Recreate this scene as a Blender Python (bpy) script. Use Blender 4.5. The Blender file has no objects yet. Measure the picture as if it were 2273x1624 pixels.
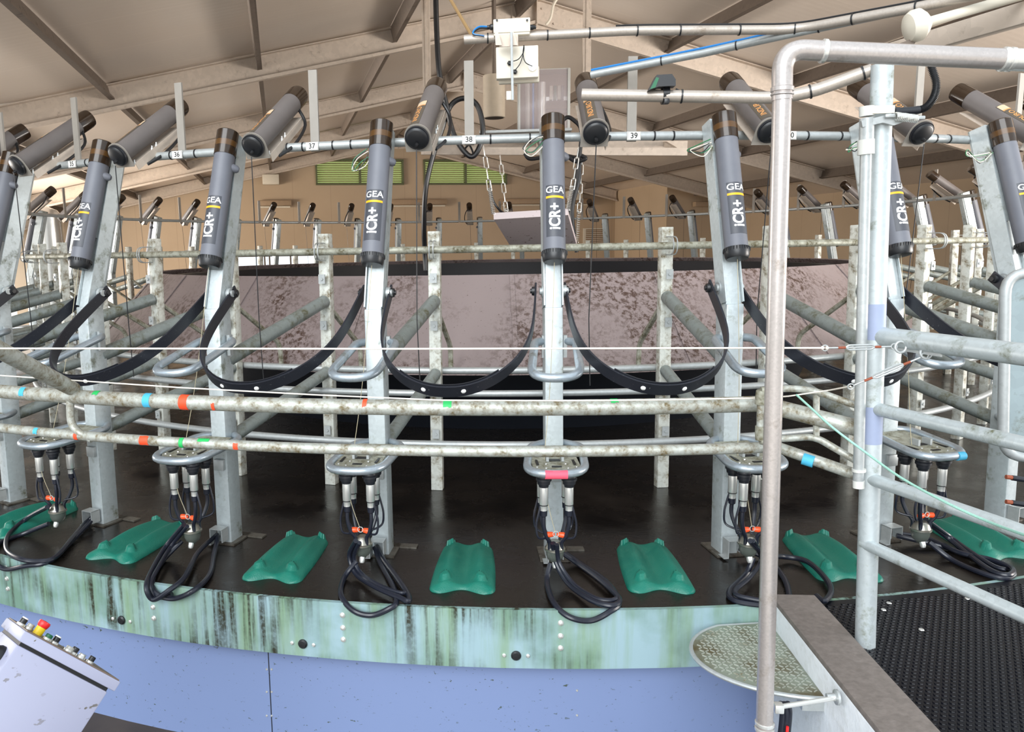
import bpy, bmesh, math, random
from math import sin, cos, pi, radians, sqrt, atan2, hypot
from mathutils import Vector, Matrix
random.seed(7)
SC = bpy.context.scene
COL = SC.collection
V = Vector

# ------------------------------------------------------------------ camera
W, H = 2273, 1624
FPX, PITCH, ROLL, YAW = 1729.685, 0.14542, -0.01778, -0.08580
PX, PY = W / 2 - 185.884, H / 2 - 5.94
CAM = V((0, -10.281, 1.56))
_F = V((sin(YAW) * cos(PITCH), cos(YAW) * cos(PITCH), -sin(PITCH)))
_R = V((cos(YAW), -sin(YAW), 0)); _U = _R.cross(_F)
CR = _R * cos(ROLL) + _U * sin(ROLL); CU = -_R * sin(ROLL) + _U * cos(ROLL); CF = _F
cd = bpy.data.cameras.new('camera'); cam = bpy.data.objects.new('camera', cd); COL.objects.link(cam)
cd.sensor_width = 36; cd.lens = FPX / W * 36
cd.shift_x = 185.884 / W; cd.shift_y = -5.94 / W
cd.clip_start = .05; cd.clip_end = 200
m = Matrix((CR, CU, -CF)).transposed().to_4x4(); m.translation = CAM
cam.matrix_world = m
SC.camera = cam

# ------------------------------------------------------------------ light
SC.view_settings.view_transform = 'Standard'; SC.view_settings.look = 'None'
SC.view_settings.gamma = 1; SC.view_settings.use_curve_mapping = False
SC.view_settings.exposure = 0.35
wd = bpy.data.worlds.new('sky'); SC.world = wd; wd.use_nodes = True
bg = wd.node_tree.nodes['Background']
bg.inputs[0].default_value = (.84, .93, 1, 1); bg.inputs[1].default_value = 1.1
sl = bpy.data.lights.new('daylight_sun', 'SUN'); sl.energy = 3.0; sl.angle = radians(50); sl.color = (.96, .985, 1)
sun = bpy.data.objects.new('daylight_sun', sl); COL.objects.link(sun)
def area(name, loc, to, sx, sy, e, col, spread=180):
    l = bpy.data.lights.new(name, 'AREA'); l.shape = 'RECTANGLE'; l.size = sx; l.size_y = sy; l.energy = e; l.color = col; l.spread = radians(spread)
    o = bpy.data.objects.new(name, l); COL.objects.link(o); o.location = loc; o.rotation_euler = (V(loc) - V(to)).to_track_quat('Z', 'Y').to_euler(); return o
area('added_side_fill', (-10.8, 1.5, 1.4), (0, 2, 4.9), 12, 2.0, 450, (1, .93, .86), 110)  # added soft lamp at left, stands in for daylight to lift the ceiling
area('added_side_fill', (10.2, -4.0, 1.4), (1, 0, 4.9), 9, 2.0, 520, (1, .93, .86), 110)  # added lamp at right, brightens the ceiling from below
area('added_side_fill', (-11.5, 7.0, 2.2), (2, 15, 2.4), 5, 2.4, 330, (1, .88, .74), 120)  # added warm fill aimed along the back wall
sun.rotation_euler = V((-.22, -1, .55)).to_track_quat('Z', 'Y').to_euler()

# ------------------------------------------------------------------ pixel helpers (reference frame 2273 x 1624)
def ray(x, y): return CF + CR * ((x - PX) / FPX) + CU * ((PY - y) / FPX)
def at_z(x, y, z):
    d = ray(x, y); return CAM + d * ((z - CAM.z) / d.z)
def at_y(x, y, Y):
    d = ray(x, y); return CAM + d * ((Y - CAM.y) / d.y)
def at_x(x, y, X):
    d = ray(x, y); return CAM + d * ((X - CAM.x) / d.x)
def at_r(x, y, r):
    d = ray(x, y); a = d.x ** 2 + d.y ** 2; b = 2 * (CAM.x * d.x + CAM.y * d.y); c = CAM.y ** 2 - r * r
    t = (-b - sqrt(max(0, b * b - 4 * a * c))) / 2 / a; return CAM + d * t
TH = 2 * pi / 46; R0 = 6.5; OFF = .335
def ring(r, off, z): return V((r * sin(off * TH), -r * cos(off * TH), z))
def L(r, off, z): return V((r * sin(off * TH), R0 - r * cos(off * TH), z))   # local to a stall's post

# ------------------------------------------------------------------ materials
def lin(c):
    return tuple(((v / 255) / 12.92 if v / 255 <= .04045 else ((v / 255 + .055) / 1.055) ** 2.4) for v in c)
class NT:
    def __init__(s, name):
        s.m = bpy.data.materials.new(name); s.m.use_nodes = True; s.t = s.m.node_tree; s.n = s.t.nodes
        s.b = s.n['Principled BSDF']; s.tc = s.n.new('ShaderNodeTexCoord')
    def link(s, a, b): s.t.links.new(a, b)
    def mapping(s, scale=(1, 1, 1)):
        m = s.n.new('ShaderNodeMapping'); m.inputs['Scale'].default_value = scale
        s.link(s.tc.outputs['Object'], m.inputs['Vector']); return m.outputs[0]
    def noise(s, scale, detail=4, vec=None, rough=.55):
        n = s.n.new('ShaderNodeTexNoise'); n.inputs['Scale'].default_value = scale; n.inputs['Detail'].default_value = detail
        n.inputs['Roughness'].default_value = rough
        s.link(vec or s.tc.outputs['Object'], n.inputs['Vector']); return n.outputs['Fac']
    def vor(s, scale, vec=None, out='Distance', rnd=1):
        n = s.n.new('ShaderNodeTexVoronoi'); n.inputs['Scale'].default_value = scale; n.inputs['Randomness'].default_value = rnd
        s.link(vec or s.tc.outputs['Object'], n.inputs['Vector']); return n.outputs[out]
    def ramp(s, f, stops):
        r = s.n.new('ShaderNodeValToRGB'); e = r.color_ramp.elements
        while len(e) < len(stops): e.new(.5)
        for el, (p, c) in zip(e, stops):
            el.position = p; el.color = (*c, 1) if not isinstance(c, (int, float)) else (c, c, c, 1)
        s.link(f, r.inputs[0]); return r.outputs[0]
    def mix(s, f, a, b, mode='MIX'):
        m = s.n.new('ShaderNodeMix'); m.data_type = 'RGBA'; m.blend_type = mode
        for k, v in ((0, f), (6, a), (7, b)):
            if hasattr(v, 'is_output'): s.link(v, m.inputs[k])
            elif k == 0: m.inputs[0].default_value = v
            else: m.inputs[k].default_value = (*v, 1)
        return m.outputs[2]
    def math(s, op, a, b=0):
        m = s.n.new('ShaderNodeMath'); m.operation = op
        for k, v in ((0, a), (1, b)):
            if hasattr(v, 'is_output'): s.link(v, m.inputs[k])
            else: m.inputs[k].default_value = v
        return m.outputs[0]
    def col(s, c):
        if hasattr(c, 'is_output'): s.link(c, s.b.inputs['Base Color'])
        else: s.b.inputs['Base Color'].default_value = (*c, 1)
    def bump(s, h, st=.3, d=.002):
        b = s.n.new('ShaderNodeBump'); b.inputs['Strength'].default_value = st; b.inputs['Distance'].default_value = d
        s.link(h, b.inputs['Height']); s.link(b.outputs[0], s.b.inputs['Normal'])
    def rough(s, r):
        if hasattr(r, 'is_output'): s.link(r, s.b.inputs['Roughness'])
        else: s.b.inputs['Roughness'].default_value = r
    def set(s, **k):
        for a, v in k.items(): s.b.inputs[a.replace('_', ' ')].default_value = v
        return s.m
def plain(name, c, rough=.5, metal=0, var=.12, scale=14, **k):
    t = NT(name); c = lin(c)
    f = t.noise(scale, 3); t.col(t.mix(f, tuple(v * (1 - var) for v in c), tuple(min(1, v * (1 + var)) for v in c)))
    t.rough(rough); return t.set(Metallic=metal, **k)
def galv(name, base=(178, 188, 190), dirt=.0, dcol=(92, 84, 58), metal=.45, rough=.42, spang=60, ds=9):
    t = NT(name); c = lin(base)
    v = t.vor(spang, out='Color')
    sp = t.mix(v, tuple(x * .90 for x in c), tuple(min(1, x * 1.07) for x in c))
    big = t.noise(3.5, 5); sp = t.mix(t.ramp(big, [(.35, 0), (.7, .35)]), sp, tuple(x * .78 for x in c))
    if dirt > 0:
        d = t.noise(ds, 8, rough=.68); d2 = t.noise(70, 4)
        mk = t.math('MULTIPLY', t.ramp(d, [(.62 - dirt * .35, 0), (.75 - dirt * .2, 1)]), t.ramp(d2, [(.3, .35), (.6, 1)]))
        sp = t.mix(mk, sp, lin(dcol)); t.rough(t.math('ADD', t.math('MULTIPLY', mk, .35), rough))
    else: t.rough(rough)
    t.col(sp); return t.set(Metallic=metal)
M = {}
M['galv'] = galv('galvanised_steel', (180, 184, 184))
M['galv_post'] = galv('galvanised_post', (190, 198, 200), .2, (96, 96, 60), .35)
M['galv_old'] = galv('soiled_galvanised', (172, 172, 158), .6, (92, 84, 56), .3, .5, 80, 14)
M['galv_rail'] = galv('worn_rail', (184, 187, 180), .6, (112, 98, 68), .35, .42, 80, 20)
M['galv_beam'] = galv('galvanised_beam', (200, 186, 172), .1, (156, 142, 128), .15, .6, 22)
M['purlin'] = galv('dull_purlin', (112, 100, 90), .1, (84, 74, 66), .2, .6, 20)
M['alloy'] = galv('bright_bent_pipe', (176, 186, 194), .12, (120, 116, 96), .6, .3, 90)
M['stainless'] = plain('stainless_steel', (222, 222, 218), .24, .65, .05)
M['milkpipe'] = galv('milk_pipe_steel', (188, 180, 176), .1, (130, 116, 100), .6, .3, 150)
M['pvc'] = plain('grey_pvc', (102, 104, 112), .5)
M['pvc_dust'] = plain('dusty_grey_pvc', (102, 96, 94), .5)
M['label'] = plain('dark_grey_label', (66, 68, 75), .45)
M['white'] = plain('white_print', (240, 240, 238), .5, var=.02)
M['amber'] = plain('smoked_amber_plastic', (48, 36, 26), .15, var=.3, scale=30)
M['amber2'] = plain('amber_band', (84, 58, 30), .25)
M['orange_bar'] = plain('orange_print', (250, 172, 20), .5, var=.02)
M['black'] = plain('black_plastic', (26, 27, 30), .35)
M['rubber'] = plain('black_rubber', (30, 32, 38), .36, var=.3)
M['beltm'] = None
M['hose'] = plain('black_hose', (26, 29, 40), .3, var=.2)
M['red'] = plain('red_plastic', (226, 40, 40), .35)
M['orange'] = plain('orange_plastic', (238, 84, 40), .35)
M['yellow'] = plain('yellow_plastic', (236, 200, 30), .4)
M['green_btn'] = plain('green_button', (20, 96, 62), .4)
M['blue_hose'] = plain('blue_air_hose', (24, 118, 190), .4)
M['green_wire'] = plain('green_wire', (30, 100, 60), .45)
M['plate'] = plain('white_number_plate', (232, 230, 224), .5, var=.03)
M['ink'] = plain('black_ink', (14, 14, 16), .5, var=.02)
M['slat'] = plain('pale_grey_slat', (142, 136, 128), .55)
M['cream'] = plain('cream_plastic', (214, 206, 190), .45, var=.06)
M['rope'] = plain('white_rope', (226, 218, 206), .8, scale=400, var=.3)
M['cordm'] = plain('beige_cord', (178, 168, 140), .8)
M['mint_rope'] = plain('mint_rope', (150, 196, 180), .8, scale=300, var=.35)
M['rust'] = plain('rusty_thread', (140, 72, 48), .7)
M['pink'] = plain('pink_spray_paint', (250, 96, 120), .55, var=.06)
M['p_red'] = plain('orange_red_spray_paint', (244, 78, 40), .55, var=.1)
M['p_blue'] = plain('blue_spray_paint', (70, 172, 208), .55, var=.1)
M['p_green'] = plain('green_spray_paint', (40, 178, 92), .55, var=.1)
M['clearwall'] = plain('hazy_clear_plastic', (176, 176, 170), .2)
M['glass'] = NT('clear_cabinet_door'); M['glass'].col(lin((226, 214, 216))); M['glass'].rough(.12)
M['glass'] = M['glass'].set(Alpha=.28)
M['claw'] = NT('smoky_clear_bowl'); M['claw'].col(lin((86, 92, 86))); M['claw'].rough(.15); M['claw'] = M['claw'].set(Alpha=.75)
# black belt with specks
t = NT('black_belt'); n = t.noise(120, 3); t.col(t.mix(t.ramp(n, [(.68, 0), (.72, .6)]), lin((30, 32, 40)), lin((110, 112, 112)))); t.rough(.42)
M['beltm'] = t.set()
# green rubber mat
t = NT('green_rubber'); a = t.noise(18, 6); b = t.noise(160, 2)
t.col(t.mix(t.ramp(a, [(.35, 0), (.7, 1)]), lin((0, 104, 88)), lin((28, 110, 92)))); t.rough(t.math('ADD', t.math('MULTIPLY', a, .4), .25)); t.bump(b, .5, .003)
M['mat'] = t.set()
# wet deck
t = NT('wet_rubbered_deck'); a = t.noise(2.2, 8, rough=.65); b = t.noise(38, 4)
t.col(t.mix(t.ramp(a, [(.3, 0), (.72, 1)]), lin((15, 12, 10)), lin((32, 26, 21))))
t.rough(t.math('ADD', t.math('MULTIPLY', t.ramp(a, [(.35, .0), (.65, 1)]), .22), .16)); t.bump(t.math('ADD', b, t.math('MULTIPLY', a, 1.5)), .22, .004)
M['deck'] = t.set(Specular_IOR_Level=.42)
# rim band: galvanised sheet with algae and drip stains
t = NT('stained_galvanised_rim'); s1 = t.noise(1, 6, t.mapping((9, 9, .9)), .6); s2 = t.noise(1, 5, t.mapping((30, 30, 1.2)), .6); s3 = t.noise(3, 5); s4 = t.noise(60, 6)
c = t.mix(t.ramp(s1, [(.42, 0), (.66, .8)]), lin((146, 172, 180)), lin((122, 150, 112)))
c = t.mix(t.ramp(s3, [(.42, 0), (.66, .7)]), c, lin((84, 118, 88)))
s5 = t.noise(1.5, 3); dk = t.math('MULTIPLY', t.ramp(s2, [(.46, 0), (.60, 1)]), t.ramp(s5, [(.48, .0), (.60, 1)]))
dk = t.math('MULTIPLY', dk, t.ramp(s4, [(.3, .5), (.55, 1)]))
c = t.mix(dk, c, lin((44, 44, 30))); t.col(c); t.rough(.5); M['rim'] = t.set(Metallic=.15)
# white pit panel, blue skylight put into its base colour, with grass specks
def specks(name, base, spec, amount=.70, rough=.45, sc=26, sheen=None):
    t = NT(name); v = t.noise(sc, 3, t.mapping((1, 1, 1.6))); w = t.noise(2.5, 3)
    mk = t.math('MULTIPLY', t.ramp(v, [(amount, 0), (amount + .03, 1)]), t.ramp(w, [(.35, .2), (.6, 1)]))
    t.col(t.mix(mk, t.mix(t.noise(1.5, 3), tuple(x * .93 for x in lin(base)), lin(base)), lin(spec))); t.rough(rough); return t.set()
M['pit'] = specks('blue_lit_pit_lining', (116, 132, 170), (64, 74, 60), .665, .35, 40)
M['boxm'] = specks('lilac_painted_enclosure', (156, 158, 180), (86, 78, 56), .66, .4, 22)
# shield panels splattered with dung
t = NT('splattered_shield_panel'); a = t.noise(1.3, 5, rough=.6); b = t.noise(24, 8, rough=.75); v = t.noise(52, 5)
mk = t.math('MULTIPLY', t.ramp(b, [(.47, 0), (.57, 1)]), t.ramp(a, [(.42, .0), (.58, .95)]))
mk = t.math('MAXIMUM', mk, t.ramp(v, [(.66, 0), (.7, .8)]))
t.col(t.mix(mk, lin((138, 125, 124)), lin((66, 46, 36)))); t.rough(.45); M['shield'] = t.set()
M['inner_skirt'] = plain('lilac_grey_skirt', (118, 118, 140), .5)
M['shaded_black_liner'] = plain('shaded_black_liner', (24, 27, 34), .4)  # black rubber, with the shade behind the panels put into the colour
# ceiling, walls
t = NT('insulated_ceiling_panel'); sx = t.n.new('ShaderNodeSeparateXYZ'); t.link(t.tc.outputs['Object'], sx.inputs[0])
fr = t.math('FRACT', t.math('MULTIPLY', sx.outputs[1], .9)); gr = t.ramp(fr, [(.0, 1), (.02, 0)])
rb = t.math('FRACT', t.math('MULTIPLY', sx.outputs[1], 9))
nz = t.noise(.6, 3); c = t.mix(nz, lin((202, 188, 174)), lin((220, 208, 196))); c = t.mix(t.math('MULTIPLY', gr, .35), c, lin((240, 226, 212)))
t.col(c); t.rough(.3); t.bump(t.math('ABSOLUTE', t.math('SUBTRACT', rb, .5)), .12, .01); M['ceiling'] = t.set()
t = NT('beige_wall_panel'); sx = t.n.new('ShaderNodeSeparateXYZ'); t.link(t.tc.outputs['Object'], sx.inputs[0])
fr = t.math('FRACT', t.math('MULTIPLY', t.math('ADD', sx.outputs[0], sx.outputs[1]), .85)); gr = t.ramp(fr, [(.0, 1), (.015, 0)])
c = t.mix(t.noise(.8, 4), lin((176, 154, 128)), lin((192, 170, 144))); c = t.mix(t.math('MULTIPLY', gr, .4), c, lin((120, 100, 82)))
t.col(c); t.rough(.5); M['wall'] = t.set()
M['hood'] = plain('beige_light_hood', (158, 134, 108), .5)
# louvre pane
t = NT('green_louvre_pane'); tr = t.n.new('ShaderNodeBsdfTranslucent'); tr.inputs[0].default_value = (*lin((205, 214, 170)), 1)
t.link(tr.outputs[0], t.n['Material Output'].inputs[0]); M['green_pane'] = t.m
t = NT('pale_louvre_slat'); tr = t.n.new('ShaderNodeBsdfTranslucent'); tr.inputs[0].default_value = (*lin((226, 224, 192)), 1); mx = t.n.new('ShaderNodeMixShader'); t.col(lin((222, 220, 186))); t.link(t.b.outputs[0], mx.inputs[1]); t.link(tr.outputs[0], mx.inputs[2]); t.link(mx.outputs[0], t.n['Material Output'].inputs[0]); M['louvre'] = t.m
M['frame_green'] = plain('olive_window_frame', (92, 98, 66), .5)
# floor etc.
t = NT('dark_pit_floor'); a = t.noise(6, 6); t.col(t.mix(a, lin((44, 36, 30)), lin((84, 72, 58)))); t.rough(.5); M['pitfloor'] = t.set()
t = NT('studded_black_rubber'); v = t.noise(60, 3); t.col(lin((9, 11, 19))); t.rough(.32); t.bump(v, .3, .002); M['stud'] = t.set(Specular_IOR_Level=.3)
t = NT('painted_concrete'); a = t.noise(30, 6); b = t.noise(3, 4); t.col(t.mix(t.ramp(a, [(.5, 0), (.75, .35)]), lin((236, 240, 244)), lin((190, 190, 180)))); t.rough(.7); t.bump(a, .6, .004); M['nib_side'] = t.set()
t = NT('worn_concrete_top'); a = t.noise(40, 8); b = t.noise(5, 4); t.col(t.mix(a, lin((92, 84, 78)), lin((140, 130, 124)))); t.rough(.7); t.bump(a, .6, .004); M['nib_top'] = t.set()
t = NT('worn_checker_plate'); a = t.noise(5, 5, rough=.6); b = t.noise(40, 4); t.col(t.mix(t.ramp(a, [(.42, 0), (.66, .95)]), lin((148, 156, 142)), lin((92, 78, 44)))); t.rough(.42); M['checker'] = t.set(Metallic=.35)
M['grass'] = plain('pale_bounce_yard', (214, 204, 192), .9)  # ground tone made pale to bounce sunlight up onto the ceiling
M['gate_sheet'] = galv('gate_sheet', (150, 164, 168), .25, (96, 96, 70), .35, .45, 30)
M['board'] = specks('dirty_white_board', (214, 202, 204), (104, 80, 60), .64, .5, 20)

# ------------------------------------------------------------------ mesh builder
def fillet(pts, rad, n=6):
    pts = [V(p) for p in pts]; out = [pts[0]]
    for i in range(1, len(pts) - 1):
        p = pts[i]; a = pts[i - 1] - p; b = pts[i + 1] - p
        r = min(rad, a.length * .49, b.length * .49); pa = p + a.normalized() * r; pb = p + b.normalized() * r
        for j in range(n + 1):
            t = j / n; out.append(pa * (1 - t) ** 2 + p * 2 * t * (1 - t) + pb * t * t)
    out.append(pts[-1]); return out
def spline(pts, n=6, closed=False):
    pts = [V(p) for p in pts]; N = len(pts); out = []
    for i in range(N if closed else N - 1):
        g = (lambda k: pts[k % N]) if closed else (lambda k: pts[max(0, min(N - 1, k))])
        p0, p1, p2, p3 = g(i - 1), g(i), g(i + 1), g(i + 2)
        for j in range(n):
            t = j / n
            out.append(.5 * ((2 * p1) + (p2 - p0) * t + (2 * p0 - 5 * p1 + 4 * p2 - p3) * t * t + (3 * p1 - p0 - 3 * p2 + p3) * t ** 3))
    if not closed: out.append(pts[-1])
    return out
class MB:
    def __init__(s): s.bm = bmesh.new(); s.mi = 0
    def face(s, vs):
        try:
            f = s.bm.faces.new(vs); f.material_index = s.mi; f.smooth = True; return f
        except ValueError: return None
    def box(s, c, size, rot=None, bev=0):
        c = V(c); hx, hy, hz = [v / 2 for v in size]; R = rot or Matrix.Identity(3)
        vs = [s.bm.verts.new(c + R @ V((x * hx, y * hy, z * hz))) for x in (-1, 1) for y in (-1, 1) for z in (-1, 1)]
        fs = [s.face([vs[i] for i in q]) for q in ((0, 1, 3, 2), (4, 6, 7, 5), (0, 4, 5, 1), (2, 3, 7, 6), (0, 2, 6, 4), (1, 5, 7, 3))]
        if bev:
            es = {e for f in fs for e in f.edges}
            r = bmesh.ops.bevel(s.bm, geom=list(es), offset=bev, segments=2, affect='EDGES', profile=.5)
            for f in r['faces']: f.material_index = s.mi; f.smooth = True
        return s
    def beam(s, a, b, w, h, up=(0, 0, 1), bev=0):     # box along a line: w across, h along up
        a, b = V(a), V(b); d = (b - a); z = V(up); x = d.cross(z).normalized(); z = x.cross(d.normalized())
        R = Matrix((x, d.normalized(), z)).transposed()
        return s.box((a + b) / 2, (w, d.length, h), R, bev)
    def sweep(s, pts, prof, up=None, cap=True, closed=False):
        """prof: function i->list of (a,b) or a list; frame by parallel transport, or fixed width direction up"""
        pts = [V(p) for p in pts]; N = len(pts); rings = []; prev = None
        for i, p in enumerate(pts):
            if closed: t = (pts[(i + 1) % N] - pts[i - 1]).normalized()
            else: t = ((pts[min(i + 1, N - 1)] - pts[max(i - 1, 0)])).normalized()
            if up is not None:
                x = t.cross(up[i] if isinstance(up, list) else V(up)).normalized()
            elif prev is None:
                x = t.cross(V((0, 0, 1)) if abs(t.z) < .9 else V((0, 1, 0))).normalized()
            else: x = (prev - t * prev.dot(t)).normalized()
            prev = x; y = x.cross(t).normalized()
            pr = prof(i / (N - 1)) if callable(prof) else prof
            rings.append([s.bm.verts.new(p + x * a + y * b) for a, b in pr])
        K = len(rings[0])
        for i in range(N if closed else N - 1):
            A, B = rings[i], rings[(i + 1) % N]
            for j in range(K): s.face([A[j], A[(j + 1) % K], B[(j + 1) % K], B[j]])
        if cap and not closed: s.face(rings[0][::-1]); s.face(rings[-1])
        return s
    def tube(s, pts, r, n=12, closed=False, cap=True):
        f = (lambda t: [(r(t) * cos(2 * pi * k / n), r(t) * sin(2 * pi * k / n)) for k in range(n)]) if callable(r) else [(r * cos(2 * pi * k / n), r * sin(2 * pi * k / n)) for k in range(n)]
        return s.sweep(pts, f, cap=cap, closed=closed)
    def pipe(s, pts, r, wall=.004, n=14):              # hollow open pipe
        s.tube(pts, r, n, cap=False)
        return s.tube(pts, r - wall, n, cap=False)
    def lathe(s, a, d, prof, n=20):                   # prof: list (dist along d, radius)
        a, d = V(a), V(d).normalized(); x = d.cross(V((0, 0, 1)) if abs(d.z) < .9 else V((0, 1, 0))).normalized(); y = d.cross(x)
        rs = []
        for h, r in prof:
            rs.append([s.bm.verts.new(a + d * h + (x * cos(2 * pi * k / n) + y * sin(2 * pi * k / n)) * max(r, 1e-5)) for k in range(n)])
        for A, B in zip(rs, rs[1:]):
            for j in range(n): s.face([A[j], A[(j + 1) % n], B[(j + 1) % n], B[j]])
        s.face(rs[0][::-1]); s.face(rs[-1]); return s
    def prism(s, poly, a, b=None, h=None):             # poly of 3D points, extruded by vector h
        P = [s.bm.verts.new(V(p)) for p in poly]; Q = [s.bm.verts.new(V(p) + V(h)) for p in poly]
        s.face(P[::-1]); s.face(Q)
        for i in range(len(P)): s.face([P[i], P[(i + 1) % len(P)], Q[(i + 1) % len(P)], Q[i]])
        return s
    def revolve(s, prof, a0=0, a1=2 * pi, n=96, close=False):   # prof (r,z) about world Z; azimuth measured as ring()
        full = abs(a1 - a0 - 2 * pi) < 1e-4; cnt = n if full else n + 1; rs = []
        for i in range(cnt):
            a = a0 + (a1 - a0) * i / n; rs.append([s.bm.verts.new((r * sin(a), -r * cos(a), z)) for r, z in prof])
        K = len(prof); kk = K if close else K - 1
        for i in range(n):
            A, B = rs[i], rs[(i + 1) % cnt]
            for j in range(kk): s.face([A[j], B[j], B[(j + 1) % K], A[(j + 1) % K]])
        if close and not full: s.face(rs[0]); s.face(rs[-1][::-1])
        return s
    def build(s, name, mat, parent=None, inv=None, smooth=35):
        bmesh.ops.recalc_face_normals(s.bm, faces=s.bm.faces)
        me = bpy.data.meshes.new(name); 
        if inv is not None: s.bm.transform(inv)
        s.bm.to_mesh(me); s.bm.free()
        me.set_sharp_from_angle(angle=radians(smooth))
        for mm in (mat if isinstance(mat, (list, tuple)) else [mat]): me.materials.append(mm)
        o = bpy.data.objects.new(name, me); COL.objects.link(o)
        if parent: o.parent = parent
        return o
def tag(o, label=None, cat=None, group=None, kind=None):
    if label: o['label'] = label
    if cat: o['category'] = cat
    if group: o['group'] = group
    if kind: o['kind'] = kind
    return o
def empty(name, loc=(0, 0, 0), rz=0):
    o = bpy.data.objects.new(name, None); COL.objects.link(o); o.location = loc; o.rotation_euler = (0, 0, rz); o.empty_display_size = .1; return o
def inv_of(o): return (Matrix.Translation(o.location) @ Matrix.Rotation(o.rotation_euler.z, 4, 'Z')).inverted()
def kids(o): return [c for c in COL.objects if c.parent == o]
FINE = ('slot', 'rivet', 'catch', 'hoop_lug', 'hose_bracket', 'label_panel', 'bracket_bolt', 'cord_nozzle', 'cap_ring', 'bolt_pad', 'amber_band', 'strap_boss')
def copy_tree(o, parent=None, far=False):
    c = o.copy(); COL.objects.link(c); c.parent = parent
    for ch in list(o.children):
        if far and ch.name.split('.')[0] in FINE: continue
        copy_tree(ch, c, far)
    return c
def textmesh(body, size, mp, name, mat, parent, offset=0, strips=.006, depth=0):
    cu = bpy.data.curves.new(name, 'FONT'); cu.body = body; cu.size = size; cu.align_x = 'CENTER'; cu.align_y = 'CENTER'; cu.offset = offset; cu.resolution_u = 4
    ob = bpy.data.objects.new(name, cu); COL.objects.link(ob); bpy.context.view_layer.update()
    me = bpy.data.meshes.new_from_object(ob.evaluated_get(bpy.context.evaluated_depsgraph_get())); bpy.data.objects.remove(ob)
    bm = bmesh.new(); bm.from_mesh(me)
    xs = [v.co.x for v in bm.verts]; ys = [v.co.y for v in bm.verts]
    if strips:
        for ax, lo, hi in ((0, min(xs), max(xs)), (1, min(ys), max(ys))):
            p = lo + strips
            while p < hi:
                co = V((p, 0, 0)) if ax == 0 else V((0, p, 0)); no = V((1, 0, 0)) if ax == 0 else V((0, 1, 0))
                bmesh.ops.bisect_plane(bm, geom=bm.verts[:] + bm.edges[:] + bm.faces[:], plane_co=co, plane_no=no); p += strips
    for v in bm.verts: v.co = mp(v.co.x, v.co.y)
    bmesh.ops.recalc_face_normals(bm, faces=bm.faces)
    bm.to_mesh(me); bm.free(); me.name = name; me.materials.clear(); me.materials.append(mat)
    o = bpy.data.objects.new(name, me); COL.objects.link(o); o.parent = parent; return o

# ================================================================== SETTING
BA = radians(15.5)                                   # building axis: local X across, local Y along the ridge
BRi = Matrix.Rotation(-BA, 3, 'Z'); BR = Matrix.Rotation(BA, 3, 'Z')
ZR, SL_L, SL_R, VR = 5.12, .22, .235, 1.05
def zc(v): return ZR - (SL_L * (VR - v) if v < VR else SL_R * (v - VR))
def bld(mb, name, mat, kind='structure'):
    o = mb.build(name, mat); o.rotation_euler.z = BA
    if kind: o['kind'] = kind
    return o
UF, UB, VL, VRT = -6.3, 15.2, -10.5, 11.0
mb = MB()
for (a, b) in ((VL - .4, VR), (VR, VRT + .4)):
    P = [V((a, UF, zc(a))), V((b, UF, zc(b))), V((b, UB + .3, zc(b))), V((a, UB + .3, zc(a)))]
    mb.prism(P, None, h=(0, 0, .1))
bld(mb, 'ceiling', M['ceiling'])
# back wall with real openings
holes = [(-1.50, 1.22, 3.62, 4.36), (1.92, 4.62, 3.62, 4.36), (-4.15, -1.55, .72, 1.44), (7.35, 8.05, 1.57, 2.12)]
def wall_with_holes(a, b, z0, zt, u, th, holes):
    mb = MB(); xs = sorted({a, b, VR} | {h[0] for h in holes} | {h[1] for h in holes}); xs = [x for x in xs if a <= x <= b]
    for x0, x1 in zip(xs, xs[1:]):
        hs = sorted([h for h in holes if h[0] <= x0 and h[1] >= x1], key=lambda h: h[2]); lo = z0
        segs = []
        for h in hs: segs.append((lo, h[2], lo, h[2])); lo = h[3]
        segs.append((lo, zt(x0), lo, zt(x1)))
        for l0, h0, l1, h1 in segs:
            mb.prism([V((x0, u, l0)), V((x1, u, l1)), V((x1, u, h1)), V((x0, u, h0))], None, h=(0, th, 0))
    return mb
bld(wall_with_holes(VL, 8.45, -.9, zc, UB, .15, holes), 'wall_back', M['wall'])
mb = MB(); mb.prism([V((8.45, 11.6, -.9)), V((8.45, UB, -.9)), V((8.45, UB, zc(8.45))), V((8.45, 11.6, zc(8.45)))], None, h=(.12, 0, 0)); bld(mb, 'wall_return', M['wall'])
bld(wall_with_holes(8.57, VRT, -.9, zc, 11.6, .12, []), 'wall_back_right', M['wall'])
mb = MB(); mb.box((VRT + .06, 4.0, (zc(VRT) - .9) / 2), (.12, 15.3, zc(VRT) + .9)); bld(mb, 'wall_right', M['wall'])
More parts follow.
